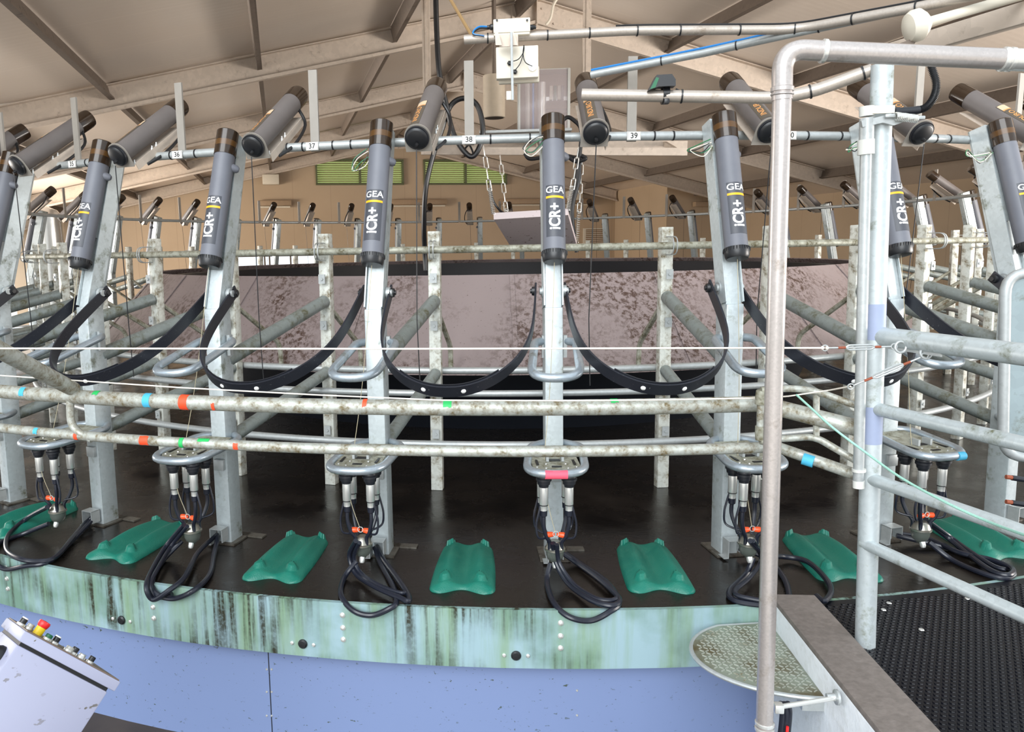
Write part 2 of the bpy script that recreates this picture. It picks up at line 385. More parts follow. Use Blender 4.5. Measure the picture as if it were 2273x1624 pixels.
# louvre windows
for i, (a, b, z0, z1) in enumerate(holes[:2]):
    w = empty('window_%d' % (i + 1)); w.rotation_euler.z = BA; w['kind'] = 'structure'
    f = MB(); t_ = .05
    for c, sz in ((((a + b) / 2, UB, z0), (b - a + t_, .2, t_)), (((a + b) / 2, UB, z1), (b - a + t_, .2, t_)), ((a, UB, (z0 + z1) / 2), (t_, .2, z1 - z0)), ((b, UB, (z0 + z1) / 2), (t_, .2, z1 - z0)), (((a + b) / 2, UB, (z0 + z1) / 2), (.06, .2, z1 - z0))):
        f.box(c, sz)
    f.build('window_frame', M['frame_green'], w)
    s = MB(); n = 11
    for j in range(n):
        for x0, x1 in ((a, (a + b) / 2), ((a + b) / 2, b)):
            s.box(((x0 + x1) / 2, UB + .03, z0 + (j + .5) * (z1 - z0) / n), (x1 - x0 - .06, .075, .008), Matrix.Rotation(radians(35), 3, 'X'))
    s.build('louvre_slats', M['louvre'], w)
    p = MB(); p.box(((a + b) / 2, UB + .12, (z0 + z1) / 2), (b - a, .006, z1 - z0)); p.build('pane', M['green_pane'], w)
w = empty('window_3'); w.rotation_euler.z = BA; w['kind'] = 'structure'
a, b, z0, z1 = holes[2]; f = MB()
for x in (a, a + .95, a + 1.1, a + 1.75, b): f.box((x, UB + .02, (z0 + z1) / 2), (.05, .12, z1 - z0))
f.box(((a + b) / 2, UB + .02, z1), (b - a, .12, .05)); f.build('window_frame', M['purlin'], w)
# rafters, purlins
def slope_beam(u, v0, v1, dep, wid, name, label):
    r = empty(name); r.rotation_euler.z = BA; r['kind'] = 'structure'
    for (a, b) in ((v0, VR), (VR, v1)):
        mb = MB(); za, zb = zc(a) - .02, zc(b) - .02
        mb.prism([V((a, u, za)), V((b, u, zb)), V((b, u, zb - dep)), V((a, u, za - dep))], None, h=(0, .012, 0))
        for zz in (0, dep):
            mb.prism([V((a, u - wid, za - zz)), V((b, u - wid, zb - zz)), V((b, u - wid, zb - zz - .014)), V((a, u - wid, za - zz - .014))], None, h=(0, wid, 0))
            
        mb.prism([V((a, u - wid, za - dep)), V((b, u - wid, zb - dep)), V((b, u - wid, zb - dep + .03)), V((a, u - wid, za - dep + .03))], None, h=(0, .006, 0))
        mb.build('rafter', M['galv_beam'], r)
    mb = MB(); mb.box((VR, u - .01, ZR - .24), (.7, .02, .38)); 
    for sx in (-.28, -.1, .1, .28):
        for dz in (-.35, -.15): mb.lathe((VR + sx, u - .02, ZR + dz), (0, -1, 0), [(0, .014), (.014, .014)], 6)
    mb.box((VR, u - .05, ZR - .22), (.012, .1, .4))
    mb.build('apex_plate', M['galv_beam'], r)
for i, u in enumerate((1.5, 6.05, 10.6, 15.0)): slope_beam(u, VL, VRT if u < 11 else 8.4, .33, .08, 'trim_%d' % (i + 1), '')
mb = MB(); k = 5
for v in (-8.8, -6.85, -4.88, -2.93, -1.05, .75, 3.15, 5.2, 7.3, 9.3):
    mb = MB(); z = zc(v); sx = .06 if v < VR else -.06
    ang = math.atan(SL_L if v < VR else -SL_R); R = Matrix.Rotation(-ang, 3, 'Y')
    u1 = UB if v < 8.4 else 11.5
    mb.box((v, (UF + u1) / 2, z - .11), (.008, u1 - UF, .2), R); mb.box((v + sx / 2, (UF + u1) / 2, z - .205), (sx, u1 - UF, .008), R); mb.box((v + sx, (UF + u1) / 2, z - .19), (.006, u1 - UF, .03), R)
    bld(mb, 'trim_%d' % k, M['purlin']); k += 1
# ground outside, pit floor
mb = MB(); mb.box((0, 0, -.95), (120, 120, .1)); o = mb.build('ground', M['grass']); o['kind'] = 'structure'
mb = MB(); mb.box((0, 1.4, -.86), (20, 21, .1)); o = mb.build('floor', M['pitfloor']); o['kind'] = 'structure'; o.location.y = -1

# ------------------------------------------------------------------ rotating platform
plat = empty('rotary_platform'); tag(plat, 'round dark wet milking platform with a galvanised rim around its edge', 'platform')
RE = 7.07
mb = MB(); mb.revolve([(3.6, -.2), (3.6, 0), (RE - .004, 0), (RE - .004, -.2)], n=184, close=True); mb.build('deck_surface', M['deck'], plat)
mb = MB(); mb.revolve([(RE - .02, -.268), (RE, -.268), (RE + .002, .004), (RE - .02, .004)], n=184, close=True); mb.build('rim_band', M['rim'], plat)
for k in range(-4, 3):
    for dz in (-.053, -.113, -.169):
        P = ring(RE, k + .29, dz); d = V((P.x, P.y, 0)).normalized()
        mb = MB(); mb.lathe(P, d, [(0, .013), (.003, .013), (.003, .009), (.010, .009), (.012, .005)], 10); mb.build('rim_bolt', M['stainless'], plat)
    P = ring(RE, k + .09, -.207); d = V((P.x, P.y, 0)).normalized()
    mb = MB(); mb.lathe(P, d, [(0, .022), (.006, .022), (.012, .016), (.013, 0)], 16); mb.build('rubber_plug', M['black'], plat)
    for s in (-.052, .052):
        P = ring(RE, k + .09 + s / TH / RE * 1.0, -.207); 
        mb = MB(); mb.lathe(P, d, [(0, .009), (.005, .009), (.008, .005)], 10); mb.build('rim_bolt', M['stainless'], plat)
# inner shield cone
sh = empty('centre_shield'); tag(sh, 'pale dung-splattered sloping shield ring in the middle of the platform', 'shield')
mb = MB(); mb.revolve([(4.16, 1.345), (4.78, .665), (4.80, .665), (4.175, 1.355)], n=92, close=True); mb.build('shield_panel', M['shield'], sh)
mb = MB(); mb.revolve([(3.95, 1.30), (3.6, .0), (3.62, 0), (4.12, 1.30)], n=92, close=True); mb.build('shaded_black_liner', M['shaded_black_liner'], sh)
mb = MB(); mb.revolve([(3.58, .0), (3.72, .66), (4.79, .66), (3.74, .64), (3.62, 0)], n=92, close=True); mb.build('shield_skirt', M['inner_skirt'], sh)
mb = MB(); mb.tube([V((4.0 * sin(a), -4.0 * cos(a), 1.24)) for a in [2 * pi * i / 96 for i in range(96)]], .018, 8, closed=True); mb.build('liner_pipe', M['galv'], sh)
for i in range(23):
    a = 2 * pi * (i + .12) / 23; d = V((sin(a), -cos(a), 0))
    mb = MB(); mb.beam(d * 4.185 + V((0, 0, 1.352)), d * 4.795 + V((0, 0, .675)), .035, .008, up=d + V((0, 0, .9))); mb.build('joint_strip', M['shield'], sh)
# inner low rail ring etc.
def ring_path(r, z, n=184, a0=0, a1=2 * pi): return [V((r * sin(a0 + (a1 - a0) * i / n), -r * cos(a0 + (a1 - a0) * i / n), z)) for i in range(n if abs(a1 - a0 - 2 * pi) < 1e-4 else n + 1)]
def ringrail(name, r, z, rad, mat, label, marks=None):
    e = empty(name, (0, 0, 0)); tag(e, label, 'rail'); mb = MB(); mb.tube(ring_path(r, z), rad, 14, closed=True); mb.build('pipe', mat, e); return e
ringrail('ring_rail', 5.45, 1.555, .023, M['galv_old'], 'soiled horizontal ring rail clamped near the tops of the inner posts')
ringrail('ring_rail', 5.28, .775, .023, M['galv'], 'thin galvanised ring rail just below the splattered shield, upper of the close pair')
ringrail('ring_rail', 5.45, .655, .021, M['galv'], 'thin galvanised ring rail below the shield, lower of the close pair')
ringrail('ring_rail', 5.45, .325, .023, M['galv'], 'lowest thin galvanised ring rail near the feet of the inner posts')
nr = ringrail('number_rail', 6.125, 2.115, .023, M['galv'], 'high ring rail carrying the stall number plates')
for k in range(-4, 5):
    for d in (.62, -.3, .22, -.12, .42):
        a = (k + OFF - .484 + d * .6) * TH; P = V((6.125 * sin(a), -6.125 * cos(a), 2.115)); tdir = V((cos(a), sin(a), 0))
        if random.random() < .35: continue
        mb = MB(); mb.lathe(P - tdir * .004, tdir, [(0, .0255), (.008, .0255)], 12); mb.build('cable_tie', M['black'], nr)

# ================================================================== STALL PROTOTYPES (local frame: +X tangential, +Y inward, origin at post foot on deck)
def place(o, k): a = (k + OFF) * TH; o.location = ring(R0, k + OFF, 0); o.rotation_euler.z = a
FOOT = L(6.45, 0, 0); KNEE = L(6.435, -.012, 1.27); TOP = L(6.17, .0, 2.17)
M['plate_steel'] = galv('wet_base_plate', (96, 92, 84), .5, (60, 50, 40), .3, .35)
def proto_post():
    r = empty('bail_post')
    mb = MB(); mb.beam(FOOT, KNEE, .088, .115, up=(0, 1, 0), bev=.006); mb.build('column', M['galv_post'], r)
    mb = MB(); mb.beam(KNEE + V((0, .003, -.03)), TOP, .08, .10, up=(0, 1, 0), bev=.005)
    for sx in (-.044, .044): mb.beam(KNEE + V((sx, -.01, .0)), TOP + V((sx, -.01, 0)), .006, .09, up=(0, 1, 0))
    mb.build('leaning_column', M['galv_post'], r)
    mb = MB(); mb.box(L(6.44, 0, .004), (.15, .19, .008)); mb.box(L(6.37, .11, .004), (.14, .05, .008))
    mb.build('base_plate', M['plate_steel'], r)
    mb = MB(); 
    C0 = L(6.55, 0.0, .055); mb.box(C0 + V((-.04, 0, 0)), (.004, .06, .09)); mb.box(C0 + V((.032, 0, .01)), (.004, .06, .07)); mb.box(C0 + V((-.004, 0, .045)), (.076, .06, .004)); mb.box(C0 + V((-.052, 0, -.043)), (.024, .06, .004))
    mb.build('hose_bracket', M['galv'], r)
    # bent nose hoop
    hz = 1.10; pts = [L(6.42, 0, hz) + V((-.05, 0, 0)), L(6.47, 0, hz) + V((-.10, 0, .0)), L(6.845, -.045, .985) + V((-.112, 0, 0)), L(6.845, -.045, .985) + V((.112, 0, 0)), L(6.47, 0, hz) + V((.10, 0, 0)), L(6.42, 0, hz) + V((.05, 0, 0))]
    mb = MB(); mb.tube(fillet(pts, .115, 7), .0205, 12); mb.build('bent_hoop', M['alloy'], r)
    for sx in (-1, 1): mb = MB(); mb.box(L(6.43, 0, 1.075) + V((sx * .052, 0, 0)), (.018, .03, .11)); mb.build('hoop_lug', M['galv'], r)
    # cluster tray
    tz = .555; pts = [L(6.43, 0, tz + .03) + V((-.05, 0, 0)), L(6.50, 0, tz + .03) + V((-.127, 0, 0)), L(6.875, -.045, tz) + V((-.134, 0, 0)), L(6.875, -.045, tz) + V((.134, 0, 0)), L(6.50, 0, tz + .03) + V((.127, 0, 0)), L(6.43, 0, tz + .03) + V((.05, 0, 0))]
    fp = fillet(pts, .12, 7)
    mb = MB(); mb.tube(fp, .0195, 12); mb.build('cluster_holder', M['alloy'], r)
    mb = MB(); x0 = -.03
    y0, y1 = L(6.86, 0, 0).y, L(6.50, 0, 0).y
    def tp(x, y): return V((x, y, tz + .005 + .03 * (y - y0) / (y1 - y0)))
    outer = [(x0 - .105, y1), (x0 - .11, y0 + .06), (x0 - .08, y0 + .015), (x0, y0), (x0 + .08, y0 + .015), (x0 + .11, y0 + .06), (x0 + .105, y1)]
    mb.prism([tp(*q) for q in outer], None, h=(0, 0, -.004)); pl = mb.build('tray_plate', M['galv_old'], r)
    for cx, cy, w, h in ((-.085, .12, .012, .08), (.085, .12, .012, .08), (0, .065, .045, .016), (0, .15, .05, .03)):
        mb = MB(); P = tp(x0 + cx, y0 + cy); mb.box(P + V((0, 0, .002)), (w, h, .003)); mb.build('slot', M['ink'], pl)
    for cx, cy in ((-.05, .045), (.05, .045), (-.045, .1), (.045, .1), (-.09, .06), (.09, .06)): mb = MB(); mb.lathe(tp(x0 + cx, y0 + cy), (0, 0, 1), [(0, .005), (.004, .004)], 8); mb.build('rivet', M['stainless'], pl)
    for sx in (-1, 1): mb = MB(); mb.box(tp(x0 + sx * .035, y0 + .15) + V((0, 0, .016)), (.012, .05, .03)); mb.build('catch', M['galv'], pl)
    mb = MB(); mb.box(L(6.51, 0, .44), (.06, .03, .06), bev=.004); mb.build('catch', M['galv'], r)
    for sx in (-1, 1): mb = MB(); mb.lathe(L(6.40, 0, 1.345) + V((sx * .04, 0, 0)), (sx, 0, 0), [(0, .03), (.02, .03), (.02, .018), (.03, .018)], 14); mb.build('strap_boss', M['galv'], r)
    return r
TB, TT = L(6.49, -.01, 1.485), L(6.262, .008, 2.20)
def cyl_map(a, d, front, rad):
    d = V(d).normalized(); f = V(front); f = (f - d * f.dot(d)).normalized(); s = d.cross(f)    # s = to the right when seen from the front with d up
    def mp(around, along):
        th = around / rad; return V(a) + d * along + (f * cos(th) + s * sin(th)) * rad
    return mp
def wrap_patch(mb, mp, a0, a1, s0, s1, n=14):
    g = [[mb.bm.verts.new(mp(a0 + (a1 - a0) * i / n, s)) for s in (s0, s1)] for i in range(n + 1)]
    for i in range(n): mb.face([g[i][0], g[i + 1][0], g[i + 1][1], g[i][1]])
def proto_meter(detail=True):
    r = empty('milk_meter'); ax = (TT - TB).normalized(); Ln = (TT - TB).length; rad = .0545
    mb = MB(); mb.lathe(TB, ax, [(.05, rad), (Ln - .135, rad)], 28)
    mb.lathe(TB + ax * (Ln * .72) + V((.05, .02, 0)), (1, .5, -.35), [(-.02, .026), (.02, .02), (.03, .012)], 12)
    mb.build('tube', M['pvc'], r)
    mb = MB(); mb.lathe(TB, ax, [(.0, .020), (.002, .05), (.012, .056), (.03, .058), (.045, .0605), (.055, .0605)], 28)
    for k in range(28):
        t = 2 * pi * k / 28; x = ax.cross(V((0, 1, 0))).normalized(); y = ax.cross(x); mb.box(TB + ax * .045 + (x * cos(t) + y * sin(t)) * .0605, (.004, .004, .016))
    mb.build('bottom_cap', M['black'], r)
    mb = MB(); mb.lathe(TB + ax * (Ln - .14), ax, [(0, .0575), (.13, .0575), (.135, .052), (.132, .05), (.14, .0)], 28); c = mb.build('top_cap', M['amber'], r)
    mb = MB(); mb.lathe(TB + ax * (Ln - .095), ax, [(0, .0578), (.03, .0578)], 28); mb.build('amber_band', M['amber2'], c)
    mb = MB(); mb.beam(TB + ax * .18 + V((0, .06, 0)), TB + ax * .6 + V((0, .07, 0)), .05, .03, up=(0, 1, 0)); mb.build('mount', M['galv'], r)
    if detail:
        mp = cyl_map(TB, ax, (0, -1, .0), rad + .0012); mp2 = cyl_map(TB, ax, (0, -1, 0), rad + .002)
        mb = MB(); wrap_patch(mb, mp, -.047, .047, .115, .372); lab = mb.build('label_panel', M['label'], r)
        mb = MB(); wrap_patch(mb, mp2, -.047, .047, .306, .317); mb.build('orange_stripe', M['orange_bar'], lab)
        textmesh('GEA', .044, lambda x, y: mp2(x * 1.15, .346 + y), 'logo_lettering', M['white'], lab, .0006)
        mb = MB(); wrap_patch(mb, mp2, -.034, .028, .3445, .3475); mb.build('logo_stroke', M['label'], lab)
        textmesh('iCR+', .075, lambda x, y: mp2(-y * 1.0, .214 + x * .84), 'lettering', M['white'], lab, .0022)
    return r
CA, CB = L(6.365, .233, 2.095), L(5.86, .285, 2.44)
def proto_remover(detail=True):
    r = empty('cluster_remover'); ax = (CB - CA).normalized(); Ln = (CB - CA).length; rad = .057
    mb = MB(); mb.lathe(CA, ax, [(.03, rad), (Ln - .1, rad)], 28); mb.build('tube', M['pvc_dust'] if detail else M['pvc_dust'], r)
    mb = MB(); mb.lathe(CA, ax, [(-.006, .0), (-.005, .044), (-.002, .049), (.004, .0555), (.03, .057)], 28); cp = mb.build('end_cap', M['black'], r)
    mb = MB(); mb.lathe(CA + ax * .006, ax, [(0, .0605), (.014, .0605)], 28); mb.build('cap_ring', M['rubber'], cp)
    mb = MB()
    mb.lathe(CA + V((.012, -.0, .012)), -ax, [(0, .0065), (.012, .0065)], 8); mb.lathe(CA + V((.0, 0, -.025)), -ax, [(0, .01), (.02, .006)], 8); mb.build('cord_nozzle', M['ink'], cp)
    mb = MB(); mb.lathe(CA + ax * (Ln - .11), ax, [(0, .0585), (.09, .0585), (.11, .054), (.112, 0)], 28); mb.build('smoked_end', M['amber'], r)
    # angled channel
    side = V((1, 0, 0)); up = side.cross(ax)
    o1 = CA + up * -.075 + ax * .0; o2 = CA + up * -.075 + ax * (Ln * .78)
    if up.z < 0: o1 = CA + up * .075; o2 = o1 + ax * (Ln * .78)
    mb = MB(); mb.beam(o1 + ax * .05 + side * .0, o2, .11, .004, up=up); mb.beam(o1 + ax * .05 + side * .062 - V((0, 0, .016)), o2 + side * .062 - V((0, 0, .016)), .004, .042, up=up)
    mb.build('mounting_channel', M['galv_beam'], r)
    uu = up if up.z > 0 else -up; c_ = CA + ax * .022; P = [c_ + (side * cos(a_) + uu * sin(a_)) * .067 for a_ in [pi * i_ / 14 for i_ in range(15)]] + [c_ - side * .067 - uu * .078, c_ + side * .067 - uu * .078]
    mb = MB(); mb.prism(P, None, h=ax * .006); mb.build('clamp_plate', M['slat'], r)
    for t in (.04, .2, .24): mb = MB(); mb.lathe(o1 + side * .055 + ax * t, V((0, 0, 1)), [(0, .007), (.014, .007), (.016, .004), (.026, .004)], 8); mb.build('bracket_bolt', M['stainless'], r)
    # air hose to the post
    hs = spline([CB - ax * .1 + V((.04, 0, -.04)), CB - ax * .12 + V((.09, -.01, -.12)), CB - ax * .25 + V((.10, -.05, -.17)), CB - ax * .42 + V((.06, 0, -.14))], 5)
    mb = MB(); mb.tube(hs, .009, 8); mb.build('air_hose', M['black'], r)
    e = CA + V((0, -.01, -.05)); mb = MB(); mb.tube([e, V((e.x - .02, e.y + .03, 1.2)), V((e.x - .01, e.y + .03, .86))], .0028, 6); mb.build('pull_cord', M['black'], r)
    if detail:
        nrm = V((-.35, -.5, .8)); mp = cyl_map(CA, ax, nrm, rad + .0012); mp2 = cyl_map(CA, ax, nrm, rad + .002)
        mb = MB(); wrap_patch(mb, mp, -.028, .028, .05, .31); lab = mb.build('label_panel', M['lab2'], r)
        mb = MB(); wrap_patch(mb, mp2, -.026, .026, .26, .305); mb.build('logo_patch', M['logo_c'], lab)
        mb = MB(); wrap_patch(mb, mp2, -.026, .026, .252, .262); mb.build('orange_stripe', M['amber_l'], lab)
        textmesh('INDURO', .036, lambda x, y: mp2(-y * 1.1, .16 + x * 1.15), 'lettering', M['amber_l'], lab, .0004)
    return r
M['lab2'] = plain('dusty_label', (84, 76, 66), .5); M['logo_c'] = plain('cream_logo', (204, 180, 150), .5); M['amber_l'] = plain('tan_print', (214, 150, 90), .5)
def proto_strap():
    r = empty('rump_strap'); mid = .446; lo = L(6.955, mid, .945)
    A = L(6.375, .066 + .0, 1.345); B = L(6.375, 1 - .10, 1.345); c = (A + B) / 2
    tx = (B - A) / 2; dn = lo - c; w = tx.cross(dn).normalized()
    if w.z < 0: w = -w
    P = []
    N = 40
    for i in range(N + 1):
        u = -pi / 2 + pi * i / N; q = 1.0
        s_ = sin(u); cc = cos(u)
        P.append(c + tx * (abs(s_) ** .88 * (1 if s_ >= 0 else -1)) * (1 + .10 * sin(2 * abs(u)) ** 2) + dn * (cc ** .92))
    hw, ht = .0295, .0045
    rect = [(-ht, -hw), (ht, -hw), (ht, hw), (-ht, hw)]
    ext0 = A + (P[0] - P[1]).normalized() * .03; ext1 = B + (P[-1] - P[-2]).normalized() * .03
    mb = MB(); mb.sweep([ext0] + P + [ext1], rect, up=w); mb.build('belt', M['beltm'], r)
    nrm = dn.normalized()
    Rl = P
    for f in (.43, .57):
        p = P[int(N * f)]; t = (P[int(N * f) + 1] - p).normalized(); n = t.cross(w).normalized()
        if n.dot(dn) < 0: n = -n
        mb = MB(); mb.lathe(p + n * .004, n, [(0, .0115), (.003, .0105), (.006, .004)], 12); mb.build('rivet', M['white'], r)
    for p, sx in ((A, 1), (B, -1)):
        mb = MB(); mb.lathe(p + V((sx * .004, 0, 0)), (sx, 0, 0), [(0, .024), (.014, .022), (.016, .012), (.022, .012)], 16); mb.build('pivot_washer', M['black'], r)
    # stiffener strip inside
    mb = MB(); mb.sweep([P[i] + (c - P[i]).normalized() * .008 + w * .006 for i in range(13, 28)], [(-.002, -hw), (.002, -hw), (.002, hw), (-.002, hw)], up=w); mb.build('backing_strip', M['rubber'], r)
    return r
def proto_divider():
    r = empty('stall_divider'); o = .15
    b0, b1 = L(5.36, o, 0), L(5.33, o, 1.67)
    mb = MB(); mb.beam(b0, b1, .075, .065, up=(0, 1, 0), bev=.004); mb.build('inner_post', M['galv_in'], r)
    for z in (1.38, 1.08, .38): mb = MB(); mb.box(L(5.405, o, z), (.045, .008, .06)); mb.lathe(L(5.405, o, z), (0, -1, 0), [(0, .012), (.012, .01)], 8); mb.build('bolt_pad', M['galv'], r)
    for (zi, zo, rr, dx) in ((1.235, .985, .041, .0), (.77, .555, .037, 0.0)):
        mb = MB(); mb.tube([L(5.38, o, zi), L(6.40, .0, zo)], rr, 14); mb.build('divider_pipe', M['galv_div'], r)
    mb = MB(); mb.tube(fillet([L(5.32, o, 1.20), L(4.86, o + .05, .88), L(4.85, o + .05, .72)], .06), .018, 8); mb.build('neck_bar', M['galv_old'], r)
    for sx in (-.012, .012):
        mb = MB(); mb.tube(fillet([L(5.37, o, 1.50) + V((sx, 0, 0)), L(5.48, o, 1.50) + V((sx, 0, 0)), L(5.48, o, 1.61) + V((sx, 0, 0)), L(5.37, o, 1.61) + V((sx, 0, 0))], .05, 4), .004, 6); mb.build('u_bolt', M['galv'], r)
    return r
M['galv_in'] = galv('weathered_inner_post', (206, 208, 200), .45, (112, 96, 62), .2, .45, 60, 16)
M['galv_div'] = galv('divider_pipe_steel', (140, 148, 146), .36, (92, 88, 60), .3, .45)
def proto_slat():
    r = empty('number_marker')
    a = L(6.10, -.484, 0); 
    mb = MB(); mb.box(V((a.x, a.y - .005, 2.30)), (.048, .012, .42), Matrix.Rotation(-.484 * TH, 3, 'Z')); mb.build('slat', M['slat'], r)
    return r
def plate_part(r, num):
    a = L(6.152, -.484, 2.112); R = Matrix.Rotation(-.484 * TH, 3, 'Z')
    mb = MB(); mb.box(a, (.070, .003, .042), R, bev=.001); p = mb.build('number_plate', M['plate'], r)
    mb = MB(); mb.box(a + R @ V((0, -.001, 0)), (.066, .002, .038), R); mb.build('black_border', M['ink'], p)
    mb = MB(); mb.box(a + R @ V((0, -.0018, 0)), (.0635, .002, .0355), R); mb.build('plate_face', M['plate'], p)
    textmesh(str(num), .038, lambda x, y: a + R @ V((x, -.0032, y)), 'number_lettering', M['ink'], p, .0007, 0)
# --- milking cluster
CX, CY = -.03, L(6.746, 0, 0).y
M['clawsteel'] = plain('dull_claw_steel', (150, 148, 138), .3, .8)
def proto_cluster():
    r = empty('milking_cluster')
    for sx in (-1, 1):
        for sy in (-1, 1):
            x, y = CX + sx * .058, CY + sy * .052 + .01; dz = .0 if sy < 0 else .004
            top = .535 + dz; c = V((x, y, 0))
            mb = MB(); mb.lathe(c + V((0, 0, top)), (0, 0, -1), [(-.012, .0), (0, .026), (.008, .031), (.016, .034), (.022, .033), (.024, .036), (.034, .036), (.036, .031), (.052, .029), (.056, .024), (.066, .022)], 18)
            cup = mb.build('teat_cup', M['rubber'], r)
            mb = MB(); mb.lathe(c + V((0, 0, top - .062)), (0, 0, -1), [(0, .0195), (.006, .0205), (.085, .0205), (.09, .017), (.115, .0165), (.118, .0165)], 18); mb.build('steel_shell', M['stainless'], cup)
            mb = MB(); mb.lathe(c + V((0, 0, top - .062)), (0, 0, -1), [(.0875, .021), (.091, .021)], 18); mb.build('shell_band', M['black'], cup)
            z1 = top - .178; e = V((CX + sx * .028, CY + sy * .024, .185))
            mb = MB(); mb.lathe(c + V((0, 0, z1)), (0, 0, -1), [(0, .0175), (.026, .016), (.03, .011)], 14)
            mb.tube(spline([c + V((0, 0, z1 - .025)), c + V((0, 0, z1 - .075)), c * .55 + V((e.x, e.y, 0)) * .45 + V((0, 0, z1 - .13)), e + V((0, 0, .01)), e - V((0, 0, .03))], 5), .0095, 10); mb.build('milk_tube', M['hose'], cup)
            q = c + V((sx * .022, sy * .004, 0))
            mb = MB(); mb.tube(spline([c + V((sx * .012, 0, z1 + .03)), q + V((0, 0, z1 - .01)), q + V((sx * .012, 0, z1 - .07)), q + V((sx * .002, 0, z1 - .13)), V((CX + sx * .035, CY + sy * .02, .215))], 5), .0052, 8); mb.build('air_tube', M['hose'], cup)
    c = V((CX, CY, 0))
    mb = MB(); mb.lathe(c + V((0, 0, .195)), (0, 0, -1), [(0, .024), (.012, .036), (.034, .044), (.036, .049), (.044, .049), (.046, .042)], 22); mb.build('claw_lid', M['clawsteel'], r)
    mb = MB(); mb.lathe(c + V((0, 0, .15)), (0, 0, -1), [(0, .043), (.025, .041), (.045, .034), (.056, .020), (.066, .013), (.068, 0)], 22); mb.build('claw_bowl', M['claw'], r)
    mb = MB(); mb.lathe(c + V((0, -.012, .095)), (0, -.4, -1), [(0, .014), (.02, .014), (.03, .01)], 10); mb.build('claw_outlet', M['stainless'], r)
    for sx in (-1, 1):
        mb = MB(); mb.lathe(c + V((sx * .006, -.018, .232)), (sx, -.25, -.05 * sx), [(0, .007), (.01, .012), (.03, .014), (.038, .012), (.041, .004)], 12); mb.build('orange_shutoff', M['orange'], r)
    mb = MB(); n = 14; mb.tube([c + V((.013 * cos(2 * pi * i / n), -.03, .238 + .013 * sin(2 * pi * i / n))) for i in range(n)], .0022, 6, closed=True); mb.build('lifting_ring', M['stainless'], r)
    P = TB + V((0, 0, .01)); mb = MB(); mb.tube(spline([P, V((P.x - .03, P.y - .12, .95)), V((P.x - .07, P.y - .22, .55)), V((CX - .045, CY - .045, .42)), c + V((-.004, -.03, .25))], 6), .0015, 5); mb.build('lifting_cord', M['cordm'], r)
    return r
HOSES = {
 0: [[(1228, 1205, .2), (1233, 1245, .1), (1262, 1295), (1310, 1330), (1350, 1343), (1372, 1338), (1370, 1322), (1330, 1285), (1282, 1250), (1250, 1228, .06)],
     [(1222, 1250, .08), (1214, 1290), (1228, 1335), (1262, 1368), (1310, 1377), (1352, 1358), (1374, 1335), (1345, 1290), (1290, 1252), (1255, 1228, .05)],
     [(1236, 1208, .2), (1242, 1250, .1), (1274, 1296), (1320, 1326), (1352, 1332), (1368, 1328)]],
 -1: [[(790, 1200, .2), (776, 1232, .1), (790, 1272), (830, 1300), (885, 1325), (906, 1333), (905, 1318), (880, 1280), (852, 1242), (836, 1212, .05)],
      [(792, 1245, .08), (765, 1280), (757, 1320), (785, 1355), (825, 1365), (865, 1350), (880, 1335), (872, 1300), (845, 1250), (832, 1215, .05)],
      [(798, 1204, .2), (786, 1236, .1), (800, 1270), (840, 1298), (886, 1315), (900, 1314)]],
 -2: [[(408, 1165, .2), (370, 1210, .06), (340, 1260), (325, 1300), (340, 1330), (375, 1310), (410, 1280), (440, 1225), (482, 1186, .05)],
      [(404, 1200, .08), (365, 1240), (340, 1280), (345, 1315), (385, 1328), (430, 1310), (465, 1275), (475, 1230), (484, 1190, .05)],
      [(416, 1168, .2), (380, 1212, .06), (350, 1262), (334, 1300), (350, 1326), (382, 1318)]],
 -3: [[(105, 1125, .2), (60, 1150, .06), (20, 1185), (15, 1220), (45, 1240), (90, 1245), (125, 1235), (160, 1195), (190, 1160), (208, 1146, .05)],
      [(108, 1162, .08), (50, 1185), (0, 1205), (-20, 1235), (10, 1262), (60, 1255), (110, 1245), (160, 1200), (208, 1150, .05)]],
 1: [[(1665, 1200, .2), (1700, 1232, .08), (1740, 1235), (1790, 1245), (1830, 1280), (1845, 1310), (1830, 1333), (1812, 1322)],
     [(1672, 1238, .08), (1655, 1275), (1620, 1310), (1630, 1332), (1690, 1342), (1745, 1340), (1750, 1310), (1735, 1275), (1700, 1238), (1640, 1216, .05)],
     [(1672, 1200, .2), (1690, 1240, .06), (1665, 1280), (1634, 1308), (1640, 1322), (1700, 1334)]],
 2: [[(2048, 1150, .2), (2100, 1190, .06), (2150, 1230), (2200, 1266), (2238, 1276), (2246, 1262), (2200, 1242), (2130, 1226), (2060, 1195), (1990, 1183, .05)],
     [(2062, 1203, .08), (2110, 1240), (2170, 1268), (2225, 1283), (2250, 1272), (2210, 1250), (2100, 1215), (1990, 1188, .05)],
     [(2056, 1152, .2), (2108, 1190, .06), (2158, 1226), (2206, 1256), (2232, 1264)]],
}
def hose_parts(r, k):
    iv = inv_of(r)
    for j, pts in enumerate(HOSES[k]):
        P = []
        for q in pts:
            z = q[2] if len(q) > 2 else .014 + .012 * (j == 0) + .022 * (j == 2)
            p = at_z(q[0], q[1], z); rr = hypot(p.x, p.y)
            if rr > RE + .02 and k < 2 and p.x < 1.1: p = at_r(q[0], q[1], RE + .024 + .02 * (j == 0))
            P.append(p)
        mb = MB(); mb.tube(spline(P, 7), .0128 if j != 2 else .0105, 10); mb.build('long_hose', M['hose'], r, inv=iv)
